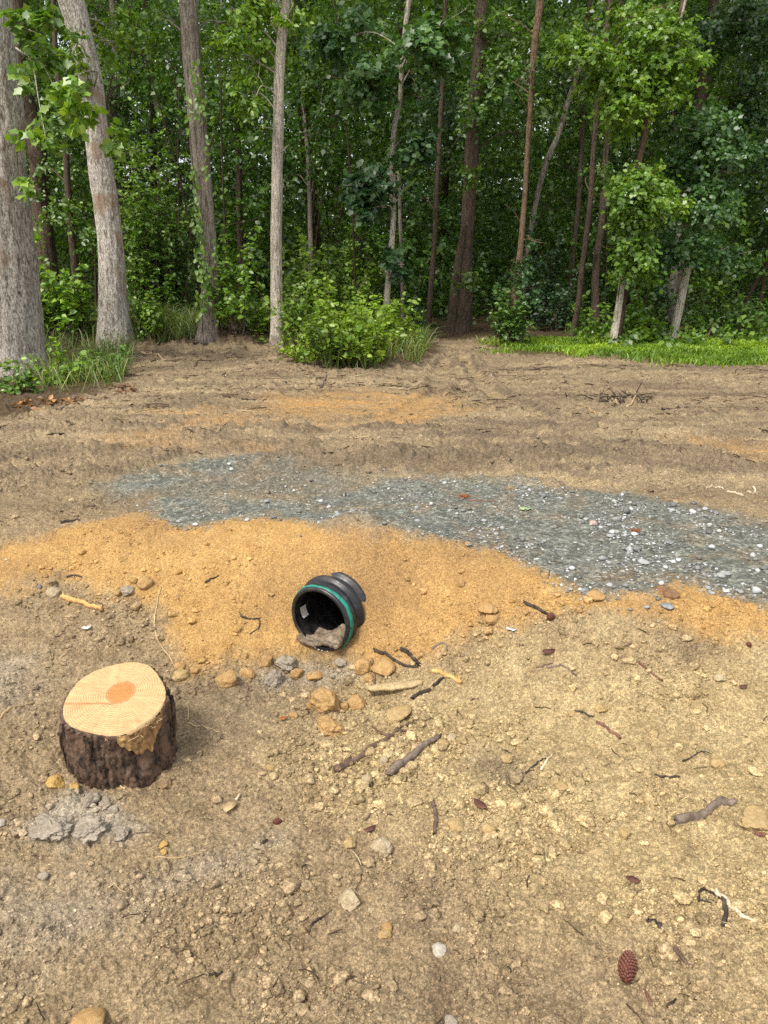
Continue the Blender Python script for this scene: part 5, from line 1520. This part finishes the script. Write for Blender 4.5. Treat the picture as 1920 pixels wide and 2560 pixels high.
print('sticks')
ST = [
 ('stripped yellow wood piece lying by the pale tan stone', [(156, 1486), (200, 1508), (254, 1530)], 17, 'wood_yellow', .8, ()),
 ('long thin curved root running down past the stump', [(403, 1478), (388, 1540), (387, 1575), (396, 1605), (420, 1634), (443, 1672)], 5, 'stick_pale', .8, ()),
 ('dark hooked twig on the sand left of the pipe', [(603, 1540), (625, 1545), (646, 1550), (648, 1569), (625, 1581)], 6, 'stick_dark', .5, ([(603, 1540), (598, 1532)], [(646, 1550), (652, 1545)])),
 ('pale stick reaching in from the left picture edge', [(-8, 1806), (40, 1775), (84, 1752)], 8, 'stick_pale', .7, ()),
 ('short pale root at the front foot of the stump', [(253, 1955), (285, 1963), (314, 1980)], 8, 'stick_pale', .6, ()),
 ('thin pale root on the right side of the stump foot', [(338, 1920), (355, 1926), (374, 1928)], 5, 'stick_pale', .7, ()),
 ('thin brown root on the soil right of the stump', [(468, 1813), (510, 1818), (548, 1830)], 5, 'stick_pale', .6, ([(510, 1818), (530, 1830)],)),
 ('upright thin rootlet standing right of the stump', [(466, 1765), (472, 1785), (470, 1806)], 4, 'stick_pale', .7, ()),
 ('forked black branch lying over the broad orange clod', [(937, 1627), (970, 1645), (1001, 1664), (1045, 1670)], 11, 'stick_dark', .6, ()),
 ('short thick black chip beside the forked branch', [(1004, 1630), (1025, 1643), (1047, 1664)], 14, 'stick_dark', .8, ()),
 ('dark broken stick at the right end of the bark slab', [(1032, 1746), (1070, 1725), (1104, 1701)], 12, 'stick_dark', .8, ()),
 ('upright brown twig before the orange clods', [(931, 1649), (936, 1680), (937, 1714)], 8, 'stick_brown', .8, ()),
 ('orange ended splinter right of the dark broken stick', [(1080, 1680), (1115, 1688), (1150, 1700)], 11, 'wood_yellow', .9, ([(1150, 1700), (1146, 1684)],)),
 ('pale curled bark strip right of the black chip', [(1080, 1627), (1095, 1614), (1112, 1612), (1118, 1628)], 7, 'stick_grey', .7, ()),
 ('long dark branch with a thin tip lying in crumbs', [(845, 1927), (890, 1900), (935, 1872), (973, 1851), (1010, 1815), (1045, 1788)], 17, 'stick_brown', .35, ([(973, 1851), (960, 1845), (931, 1813)], [(990, 1836), (1030, 1830)])),
 ('thick weathered grey brown stick in the centre', [(973, 1938), (1030, 1893), (1092, 1846)], 27, 'stick_grey', .75, ()),
 ('small blue black chip below the long dark branch', [(910, 1978), (922, 1970), (931, 1955)], 12, 'stick_dark', .7, ()),
 ('curved dark stick standing on tan soil', [(1081, 2007), (1089, 2045), (1086, 2087)], 13, 'stick_brown', .8, ()),
 ('thin dark twig left of the curved dark stick', [(914, 2056), (925, 2042), (935, 2024)], 7, 'stick_brown', .6, ()),
 ('thin slanting root above the dark twig', [(845, 2047), (865, 2025), (885, 1998)], 6, 'stick_pale', .6, ()),
 ('straight dark stick beside the small red cone', [(1311, 1514), (1340, 1526), (1372, 1538)], 10, 'stick_dark', .9, ()),
 ('grey twig pointing right high on tan soil', [(1368, 1674), (1389, 1672), (1439, 1691)], 7, 'stick_grey', .7, ()),
 ('short brown twig behind the grey twig', [(1342, 1672), (1380, 1662)], 6, 'stick_brown', .7, ()),
 ('thin red brown stick right of the tan soil centre', [(1596, 1661), (1625, 1678), (1653, 1703)], 8, 'stick_red', .8, ()),
 ('short black stick on the tan soil', [(1439, 1781), (1460, 1784), (1482, 1788)], 7, 'stick_dark', .8, ()),
 ('straight reddish stick below the short black stick', [(1494, 1803), (1520, 1820), (1549, 1841)], 9, 'stick_red', .9, ()),
 ('short ribbed dark stick on the right tan soil', [(1640, 1938), (1668, 1942), (1695, 1946)], 9, 'stick_dark', .9, ()),
 ('thick bent brown stick near the right picture edge', [(1693, 2056), (1747, 2047), (1785, 2025), (1832, 2014)], 25, 'stick_grey', .9, ()),
 ('brown stick stub at the right picture edge', [(1891, 2094), (1925, 2099)], 13, 'stick_red', .9, ()),
 ('forked dark twig on the right tan soil', [(1709, 1900), (1743, 1885), (1773, 1883)], 6, 'stick_dark', .5, ([(1743, 1885), (1738, 1872)], [(1755, 1884), (1770, 1892)])),
 ('bleached pale forked wood at the lower right', [(1790, 2230), (1815, 2252), (1840, 2276), (1892, 2296)], 16, 'wood_bleached', .7, ()),
 ('rotten black bark strip under the bleached wood', [(1806, 2250), (1815, 2280), (1806, 2318)], 20, 'stick_dark', .6, ()),
 ('curled dark bark ring left of the bleached wood', [(1790, 2235), (1765, 2228), (1745, 2240), (1748, 2262), (1775, 2265)], 9, 'stick_dark', .7, ()),
 ('thick black chip left of the rotten bark strip', [(1618, 2302), (1635, 2312), (1651, 2330)], 14, 'stick_dark', .8, ()),
 ('brown bark shard above the dark chips at lower right', [(1690, 2380), (1708, 2398), (1726, 2420)], 18, 'stick_brown', .6, ()),
 ('dark twig stub right of the big pine cone', [(1612, 2480), (1620, 2500), (1628, 2518)], 12, 'stick_red', .7, ()),
 ('small purple dark twig at the bottom right', [(1668, 2516), (1680, 2505), (1688, 2498)], 9, 'stick_dark', .8, ()),
 ('pale straw blade on tan soil', [(1353, 1927), (1366, 1910), (1378, 1893)], 7, 'wood_bleached', .9, ()),
 ('dark rotten twig left of the pale straw blade', [(1315, 1936), (1340, 1918), (1363, 1902)], 7, 'stick_dark', .6, ()),
 ('thin curved pale root before the grey clay heap', [(388, 2144), (450, 2140), (509, 2124)], 5, 'stick_pale', .5, ()),
 ('thin pale root on the near brown soil', [(478, 2315), (520, 2308), (580, 2320)], 4, 'stick_pale', .5, ()),
 ('dark twig on near soil left of the knobbly stone', [(800, 2298), (780, 2308), (772, 2330)], 9, 'stick_dark', .5, ([(800, 2298), (830, 2282)],)),
 ('short dark twig at the bottom centre left', [(515, 2450), (535, 2445), (555, 2440)], 10, 'stick_dark', .6, ()),
 ('long thin twig at the bottom centre', [(830, 2478), (850, 2460), (890, 2428)], 5, 'stick_red', .6, ()),
 ('dark twig lying below the yellow stones at left', [(665, 2112), (650, 2118), (643, 2115)], 10, 'stick_dark', .7, ()),
 ('dark wood flake on the soil right of the clay heap', [(560, 2345), (570, 2355), (580, 2340)], 13, 'stick_dark', .6, ()),
 ('thin twig forking on soil behind the stump', [(138, 1597), (165, 1582), (195, 1608)], 4, 'stick_brown', .6, ([(165, 1582), (160, 1560)],)),
 ('dead flattened bark piece high on the left sand', [(153, 1309), (175, 1307), (197, 1303)], 9, 'stick_dark', .7, ()),
 ('dark shard on the sand by the tiny blue stone', [(168, 1442), (188, 1438), (205, 1445)], 8, 'stick_dark', .5, ()),
 ('dark twig on the sand left of the pipe rim', [(515, 1465), (530, 1455), (546, 1447)], 7, 'stick_dark', .5, ()),
 ('thin dead stem beside the pine needle tuft on gravel', [(1172, 1250), (1205, 1252), (1242, 1255)], 4, 'stick_red', .6, ()),
 ('dark stick lying on the far left dirt', [(607, 1000), (640, 1001), (665, 1002)], 6, 'stick_dark', .7, ()),
 ('long dark branch lying right of the brush tangle', [(1655, 1025), (1690, 1020), (1720, 1017)], 6, 'stick_dark', .5, ()),
 ('pale branch on top of the left soil bank', [(350, 885), (385, 892), (415, 905)], 6, 'stick_pale', .6, ()),
 ('brown log end lying on the left soil bank', [(325, 890), (350, 886), (380, 884)], 9, 'stick_brown', .9, ()),
 ('pale splintered stake leaning out of the far grass', [(1770, 852), (1772, 850)], 4, 'stick_pale', .9, ()),
 ('slanting thin stick on the left bank face', [(487, 918), (495, 908), (503, 897)], 5, 'stick_brown', .6, ()),
 ('orange brown stick on the edge of the leafy bank', [(980, 885), (992, 892), (1002, 900)], 6, 'stick_red', .7, ()),
 ('pale stick at the right end of the leafy bank', [(795, 872), (808, 884), (822, 900)], 5, 'stick_pale', .7, ()),
 ('stub of dead wood on the dirt below the leafy bank', [(802, 972), (808, 960), (815, 945)], 10, 'stick_grey', .7, ()),
 ('pale crossing sticks by the brush tangle, longer one', [(1565, 1018), (1585, 1008), (1605, 1000)], 6, 'stick_pale', .7, ()),
 ('pale short stick left of the brush tangle', [(1528, 1000), (1540, 1006), (1550, 1014)], 6, 'stick_pale', .7, ()),
 ('yellow stick left of the brush tangle', [(1462, 1018), (1475, 1028), (1490, 1038)], 5, 'wood_yellow', .5, ()),
 ('white bent root on the right gravel edge', [(1765, 1226), (1785, 1220), (1808, 1228)], 5, 'wood_bleached', .6, ()),
 ('pale tangled root pieces at the right gravel edge', [(1818, 1235), (1835, 1240), (1855, 1243), (1845, 1232)], 6, 'wood_bleached', .7, ()),
 ('bent dry root on the right gravel edge', [(1868, 1228), (1880, 1235), (1888, 1228), (1880, 1222)], 6, 'wood_bleached', .7, ()),
]
for lab, pts, w_, mt, tp, fk in ST:
    if 'stake' in lab: continue
    nm = 'root' if 'root' in lab else ('wood_chip' if ('chip' in lab or 'flake' in lab or 'shard' in lab) else ('twig' if 'twig' in lab else 'stick'))
    stick(lab, pts, w_, mt, nm, nm.replace('_', ' '), tp, forks=fk)

def slab():
    rg = np.random.default_rng(51)
    a = G(918, 1742); b = G(1058, 1710)
    n, mm = 40, 14
    t = np.linspace(0, 1, n); s = np.linspace(-1, 1, mm)
    T, Sx = np.meshgrid(t, s, indexing='ij')
    d = b - a; L = np.linalg.norm(d[:2]); d = d / np.linalg.norm(d); pr = np.array([-d[1], d[0], 0])
    half = .024 * (np.sin(np.clip(T, .02, .98) * PI) ** .35) * (1 + .25 * fbm(T * 6, np.sign(Sx) * 3, 2, 2))
    X = a + d * (T * L)[..., None] + pr * (Sx * half)[..., None]
    zb = H(np.array([(a[0] + b[0]) / 2]), np.array([(a[1] + b[1]) / 2]))[0]
    Z = zb + .022 + .012 * T - .009 * Sx ** 2 + .003 * fbm(T * 20, Sx * 3, 3, 6)
    top = X.copy(); top[..., 2] = Z
    bot = X.copy(); bot[..., 2] = Z - .010
    V = np.concatenate([top.reshape(-1, 3), bot.reshape(-1, 3)]); k = n * mm
    i = np.arange(n - 1)[:, None] * mm; j = np.arange(mm - 1)[None, :]
    q = np.stack([i + j, i + mm + j, i + mm + 1 + j, i + 1 + j], -1).reshape(-1, 4)
    bd = np.concatenate([np.arange(n - 1) * mm, (n - 1) * mm + np.arange(mm - 1), (np.arange(1, n) * mm + mm - 1)[::-1], np.arange(1, mm)[::-1]])
    bn = np.roll(bd, -1)
    q = np.concatenate([q[:, ::-1], q + k, np.stack([bd, bn, bn + k, bd + k], 1)])
    tag(obj('bark_slab', mesh_np('bark_slab', V, [q]), M['bark_slab']), 'pale sandy bark slab propped over a dark gap', 'bark')
slab()

def stake():
    p = G(1765, 853); p[2] = H1(p[0], p[1])
    V, f = tube(spline([p - np.array([.0, 0, .05]), p + np.array([.04, 0, .14]), p + np.array([.085, 0, .27])], 12), np.linspace(.018, .01, 12), 8, barky(.1, 4))
    tag(obj('wooden_stake', mesh_np('wooden_stake', V - p, f), M['stick_pale'], loc=p), 'pale broken stake leaning in the far right grass', 'stake')
stake()

# brush tangle on the right dirt
def brush():
    c = G(1560, 1005); rg = np.random.default_rng(52)
    root = thing('brush_pile', 'low tangle of dark roots and twigs on the right dirt', 'brush', c)
    def twig(P, r):
        V, f = tube(P, r, 6); obj('twig', mesh_np('twig', V - c, f), M['stick_dark'], root)
    for k in range(60):
        a = c + rg.normal(size=3) * np.array([.15, .10, 0]); a[2] = Hs(a[0], a[1]) + rg.uniform(.0, .07)
        an = rg.uniform(0, 2 * PI); L = rg.uniform(.05, .20)
        e = a + np.array([math.cos(an) * L, math.sin(an) * L * .7, rg.uniform(-.02, .05) * (k % 3 == 0)])
        e[2] = max(e[2], Hs(e[0], e[1]))
        twig(spline([a, (a + e) / 2 + rg.normal(size=3) * .03, e], 9), np.linspace(rg.uniform(.002, .007), .0015, 9))
    twig(spline([c, c + np.array([.05, 0, .04]), c + np.array([-.04, 0, .11])], 10), np.linspace(.008, .004, 10))
brush()

# twig litter over the farther dirt and a little near
rg = np.random.default_rng(53)
parts = []
n = 6500
y = 3.9 + 7.2 * rg.uniform(0, 1, n); x = rg.uniform(-.6, .6, n) * (y + .5)
zz = zones(x, y)
k = (zz[6] < .4) & (zz[1] < .2) & (rg.uniform(0, 1, n) < smooth(4, 7.5, y) * (1 - .7 * zz[4]) * smooth(-.5, .3, fbm(x * .9, y * 1.1, 2, 53)))
xr = rg.uniform(-4.6, -1.2, 500); yr = rg.uniform(9.6, 11.6, 500)
x, y = np.concatenate([x[k], xr]), np.concatenate([y[k], yr])
yn = 1.0 + 2.6 * rg.uniform(0, 1, 260); xn = rg.uniform(-.55, .55, 260) * (yn + .6)
kk = zones(xn, yn)[0] < .3
nf = len(x)
x = np.concatenate([x, xn[kk]]); y = np.concatenate([y, yn[kk]])
z = H(x, y)
for i in range(len(x)):
    near = i >= nf
    L = rg.uniform(.02, .07) if near else rg.uniform(.025, .07) if rg.uniform() < .72 else rg.uniform(.07, .24); an = rg.uniform(0, 2 * PI)
    r0 = rg.uniform(.0008, .0018) if near else (rg.uniform(.0018, .004) if L < .07 else rg.uniform(.002, .006))
    d = np.array([math.cos(an), math.sin(an), rg.normal() * .05]); b = np.array([x[i], y[i], z[i] + r0])
    side = np.array([-d[1], d[0], 0]) * rg.normal() * L * .15
    parts.append(tube(np.array([b - d * L / 2, b - d * L / 6 + side * .6 + np.array([0, 0, .004]), b + d * L / 6 + side * .3 + np.array([0, 0, .006]), b + d * L / 2]), [r0, r0, r0 * .9, r0 * .5], 5))
V, f = join(parts)
m, nt, out = newmat('twig_mix')
g = nt.nodes.new('ShaderNodeNewGeometry')
c = ramp(nt, g.outputs['Random Per Island'], [(0., (.025, .018, .014)), (.5, (.075, .046, .030)), (.78, (.16, .105, .066)), (.9, (.40, .30, .17)), (1., (.5, .40, .25))])
principled(nt, out, c, .9, None, .15)
kind(obj('twig_litter', mesh_np('twig_litter', V, f), m), 'stuff')

# ------------------------------------------------------------------ cones, leaves, litter
def cone_mat():
    m, nt, out = newmat('pine_cone')
    g = nt.nodes.new('ShaderNodeNewGeometry')
    at = nt.nodes.new('ShaderNodeAttribute'); at.attribute_name = 'tip'
    c = ramp(nt, g.outputs['Random Per Island'], [(0., (.060, .016, .012)), (1., (.150, .046, .030))])
    c = mix(nt, ramp(nt, at.outputs['Fac'], [(.55, 0.), (.95, .85)]), c, (.42, .24, .15))
    principled(nt, out, c, .6, None, .35)
    return m
M['cone'] = cone_mat()

def pine_cone(label, px, py, lpx, wpx, ang, seed, wfull=1.0):
    """ang: direction of the long axis on the ground"""
    rg = np.random.default_rng(seed)
    p = G(px, py); m = depth(p) / F
    L = lpx * m; Wd = wpx * m * .5
    parts = []; tips = []
    V, Fc = ico(3)
    core = V * np.array([L * .46, Wd * .72, Wd * .72]); parts.append((core, [Fc])); tips.append(np.zeros(len(core)))
    n = 170
    for i in range(n):
        t = (i + .5) / n
        xx = -L * .47 + L * .94 * t
        prof = math.sin(PI * min(max(t * .93 + .05, 0), 1)) ** .6 * (1 - .18 * t)
        rr = Wd * .72 * prof; a = i * 2.39996
        s = (.20 * Wd + .012 * L) * (.55 + .6 * prof)
        o = np.array([0, math.cos(a), math.sin(a)]); tn = np.array([0, -math.sin(a), math.cos(a)]); fw = nrm(np.array([1.0, 0, 0]) * .75 + o * .75)
        b = np.array([xx, 0, 0]) + o * rr * .85
        nm = np.cross(fw, tn)
        P = np.array([b - tn * s * .5, b + tn * s * .5, b + tn * s * .75 + fw * s * .9, b + fw * s * 1.35 + o * s * .3, b - tn * s * .75 + fw * s * .9,
                      b + fw * s * 1.0 + nm * s * -.28, b + fw * s * .9 + nm * s * .3])
        f4 = [[0, 1, 2, 5], [0, 5, 4, 4], ]
        tri = np.array([[0, 1, 6], [1, 2, 6], [2, 3, 6], [3, 4, 6], [4, 0, 6], [1, 0, 5], [2, 1, 5], [3, 2, 5], [4, 3, 5], [0, 4, 5]])
        parts.append((P, [tri])); tips.append(np.array([0, 0, .6, 1.0, .6, .3, .55]))
    V, f = join(parts)
    V[:, 2] += Wd * .62
    ca, sa = math.cos(ang), math.sin(ang)
    V = np.stack([V[:, 0] * ca - V[:, 1] * sa, V[:, 0] * sa + V[:, 1] * ca, V[:, 2]], 1)
    p[2] = H1(p[0], p[1])
    me = mesh_np('pine_cone', V, f, False)
    at = me.attributes.new('tip', 'FLOAT', 'POINT'); at.data.foreach_set('value', np.concatenate(tips).astype(np.float32))
    return tag(obj('pine_cone', me, M['cone'], loc=p), label, 'pine cone')
pine_cone('large red brown pine cone on bare soil at the bottom right', 1566, 2438, 92, 56, math.radians(68), 61)
pine_cone('small red brown pine cone beside the straight dark stick', 1376, 1552, 30, 22, math.radians(60), 62)
pine_cone('small round dark cone on the soil left of the dark twig', 692, 2050, 22, 20, math.radians(20), 63)
pine_cone('tiny dark round cone on the right tan soil near the edge', 1871, 1621, 16, 15, math.radians(100), 64)

def flat_leaf(name, label, cat, px, py, outline, size_px, ang, mat, curl=.15):
    p = G(px, py); m = depth(p) / F
    s = size_px * m
    O = np.array(outline, float) * s
    ca, sa = math.cos(ang), math.sin(ang)
    O = np.stack([O[:, 0] * ca - O[:, 1] * sa, O[:, 0] * sa + O[:, 1] * ca], 1)
    r = np.linalg.norm(O, axis=1)
    z = .004 + curl * r * r / s + .1 * s * vn(O[:, 0] / s * 2.3, O[:, 1] / s * 2.3, int(px))
    n = len(O)
    V = np.concatenate([[[0, 0, .006]], np.column_stack([O, z]), [[0, 0, .0045]], np.column_stack([O, z - .0012])])
    j = np.arange(n)
    t1 = np.stack([np.zeros(n, int), 1 + j, 1 + (j + 1) % n], 1); t2 = (t1 + n + 1)[:, ::-1]
    q = np.stack([1 + j, n + 2 + j, n + 2 + (j + 1) % n, 1 + (j + 1) % n], 1)
    p[2] = H1(p[0], p[1]) + .004
    return tag(obj(name, mesh_np(name, V, [t1, t2, q], False), M[mat], loc=p), label, cat)
OAK = [(-.55, 0), (-.4, .05), (-.3, .28), (-.18, .30), (-.14, .10), (.0, .36), (.14, .38), (.14, .12), (.3, .26), (.38, .22), (.36, .08), (.55, .02), (.38, -.08), (.36, -.22), (.24, -.26), (.14, -.10), (.12, -.34), (0, -.36), (-.12, -.10), (-.22, -.28), (-.32, -.24), (-.4, -.05)]
OVAL = [(-.5, 0), (-.3, .2), (0, .28), (.3, .18), (.5, 0), (.3, -.2), (0, -.26), (-.3, -.18)]
M['leaf_pale'] = simple_material('leaf_pale', (.30, .42, .20), (.46, .56, .32), 20, .6)
M['leaf_brown'] = simple_material('leaf_brown', (.075, .034, .028), (.17, .075, .055), 30, .7)
M['leaf_rust'] = simple_material('leaf_rust', (.24, .075, .020), (.38, .15, .05), 30, .7)
M['paper_white'] = simple_material('paper_white', (.60, .58, .56), (.80, .79, .77), 30, .7)
flat_leaf('oak_leaf', 'fallen pale green oak leaf on the grey gravel', 'leaf', 1313, 1276, OAK, 34, .35, 'leaf_pale', .1)
flat_leaf('bark_scrap', 'curled dark red bark scrap on tan soil', 'bark', 1200, 2020, OVAL, 46, -.9, 'leaf_brown', .5)
flat_leaf('dead_leaf', 'dark red dead leaf on the crumbs before the curved stick', 'leaf', 925, 2082, OVAL, 34, .6, 'leaf_brown', .4)
flat_leaf('dead_leaf', 'rust coloured leaf left of the broken orange clod', 'leaf', 708, 1806, OVAL, 24, .3, 'leaf_rust', .4)
flat_leaf('dead_leaf', 'small dark red leaf on the far right tan soil', 'leaf', 1857, 1723, OVAL, 24, .3, 'leaf_brown', .4)
flat_leaf('dead_leaf', 'brown curled leaf below the straight dark stick', 'leaf', 1370, 1640, OVAL, 36, .2, 'leaf_brown', .3)
flat_leaf('dead_leaf', 'brown dead leaf left of the orange fleck at lower right', 'leaf', 1580, 2212, OVAL, 36, -.5, 'leaf_brown', .4)
flat_leaf('paper_scrap', 'crumpled white paper scrap on soil behind the stump', 'litter', 219, 1583, [(-.5, -.1), (-.3, .3), (-.05, .15), (.2, .4), (.5, .1), (.35, -.3), (.1, -.15), (-.15, -.4)], 24, .2, 'paper_white', .8)
flat_leaf('plastic_scrap', 'whitish torn plastic scrap at the sand edge on the right', 'litter', 1278, 1582, [(-.5, .2), (-.2, .35), (.1, .1), (.5, -.05), (.2, -.3), (-.1, -.1), (-.4, -.2)], 28, -.3, 'paper_white', .5)
flat_leaf('wood_chip', 'flat grey wood chip upright on soil right of the clay heap', 'wood chip', 575, 2022, [(-.5, -.12), (-.3, .25), (.2, .3), (.5, .1), (.45, -.2), (0, -.28)], 46, 1.1, 'stick_pale', .2)
flat_leaf('wood_chip', 'small white splinter chip beside the flat grey wood chip', 'wood chip', 596, 2000, [(-.5, -.06), (-.4, .1), (.4, .12), (.5, -.05)], 28, 1.3, 'wood_bleached', .2)

def needles(label, px, py, spx, seed, mat='leaf_rust', n=60):
    p = G(px, py); m = depth(p) / F; rg = np.random.default_rng(seed)
    parts = []
    for k in range(n):
        a = rg.uniform(0, 2 * PI); L = spx * m * rg.uniform(.4, 1.0)
        d = np.array([math.cos(a), math.sin(a), rg.uniform(.0, .7)])
        parts.append(tube(np.array([[0, 0, .002], d * L * .5 + [0, 0, .004], d * L * np.array([1, 1, .6])]), [.0012, .001, .0005], 4))
    V, f = join(parts); p[2] = H1(p[0], p[1])
    return tag(obj('needle_tuft', mesh_np('needle_tuft', V, f), M[mat], loc=p), label, 'pine needles')
needles('rust brown pine needle tuft on the grey gravel', 1160, 1243, 22, 71)
needles('small yellow needle tuft near the pale oak leaf', 1275, 1222, 12, 72, 'wood_yellow', 30)
needles('rust brown needle tuft right of the pinkish stone', 1588, 1330, 16, 73)

# ------------------------------------------------------------------ the house glimpsed far behind the left trees
def house():
    c = AT(205, 640, 46); c[2] = .2
    root = thing('house', 'grey roofed house glimpsed between the two leftmost trunks', 'house', c)
    w_, d_, h_ = 3.2, 3.0, 1.6
    V = np.array([[-w_, -d_, 0], [w_, -d_, 0], [w_, d_, 0], [-w_, d_, 0], [-w_, -d_, h_], [w_, -d_, h_], [w_, d_, h_], [-w_, d_, h_]], float)
    q = np.array([[0, 1, 5, 4], [1, 2, 6, 5], [2, 3, 7, 6], [3, 0, 4, 7], [4, 5, 6, 7]])
    obj('wall', mesh_np('wall', V, [q], False), simple_material('house_wall', (.45, .45, .44), (.55, .55, .54), 3), root)
    o_, rh = .35, 1.1
    V = np.array([[-w_ - o_, -d_ - o_, h_ + .01], [w_ + o_, -d_ - o_, h_ + .01], [w_ + o_, 0, h_ + rh], [-w_ - o_, 0, h_ + rh], [w_ + o_, d_ + o_, h_ + .01], [-w_ - o_, d_ + o_, h_ + .01]], float)
    V = np.concatenate([V, V + [0, 0, .1]])
    q = np.array([[0, 3, 2, 1], [3, 5, 4, 2], [6, 7, 8, 9], [9, 8, 10, 11], [0, 1, 7, 6], [5, 11, 10, 4], [1, 2, 8, 7], [2, 4, 10, 8], [0, 6, 9, 3], [3, 9, 11, 5]])
    obj('roof', mesh_np('roof', V, [q], False), simple_material('house_roof', (.18, .19, .22), (.28, .30, .34), 6), root)
house()
print('done')
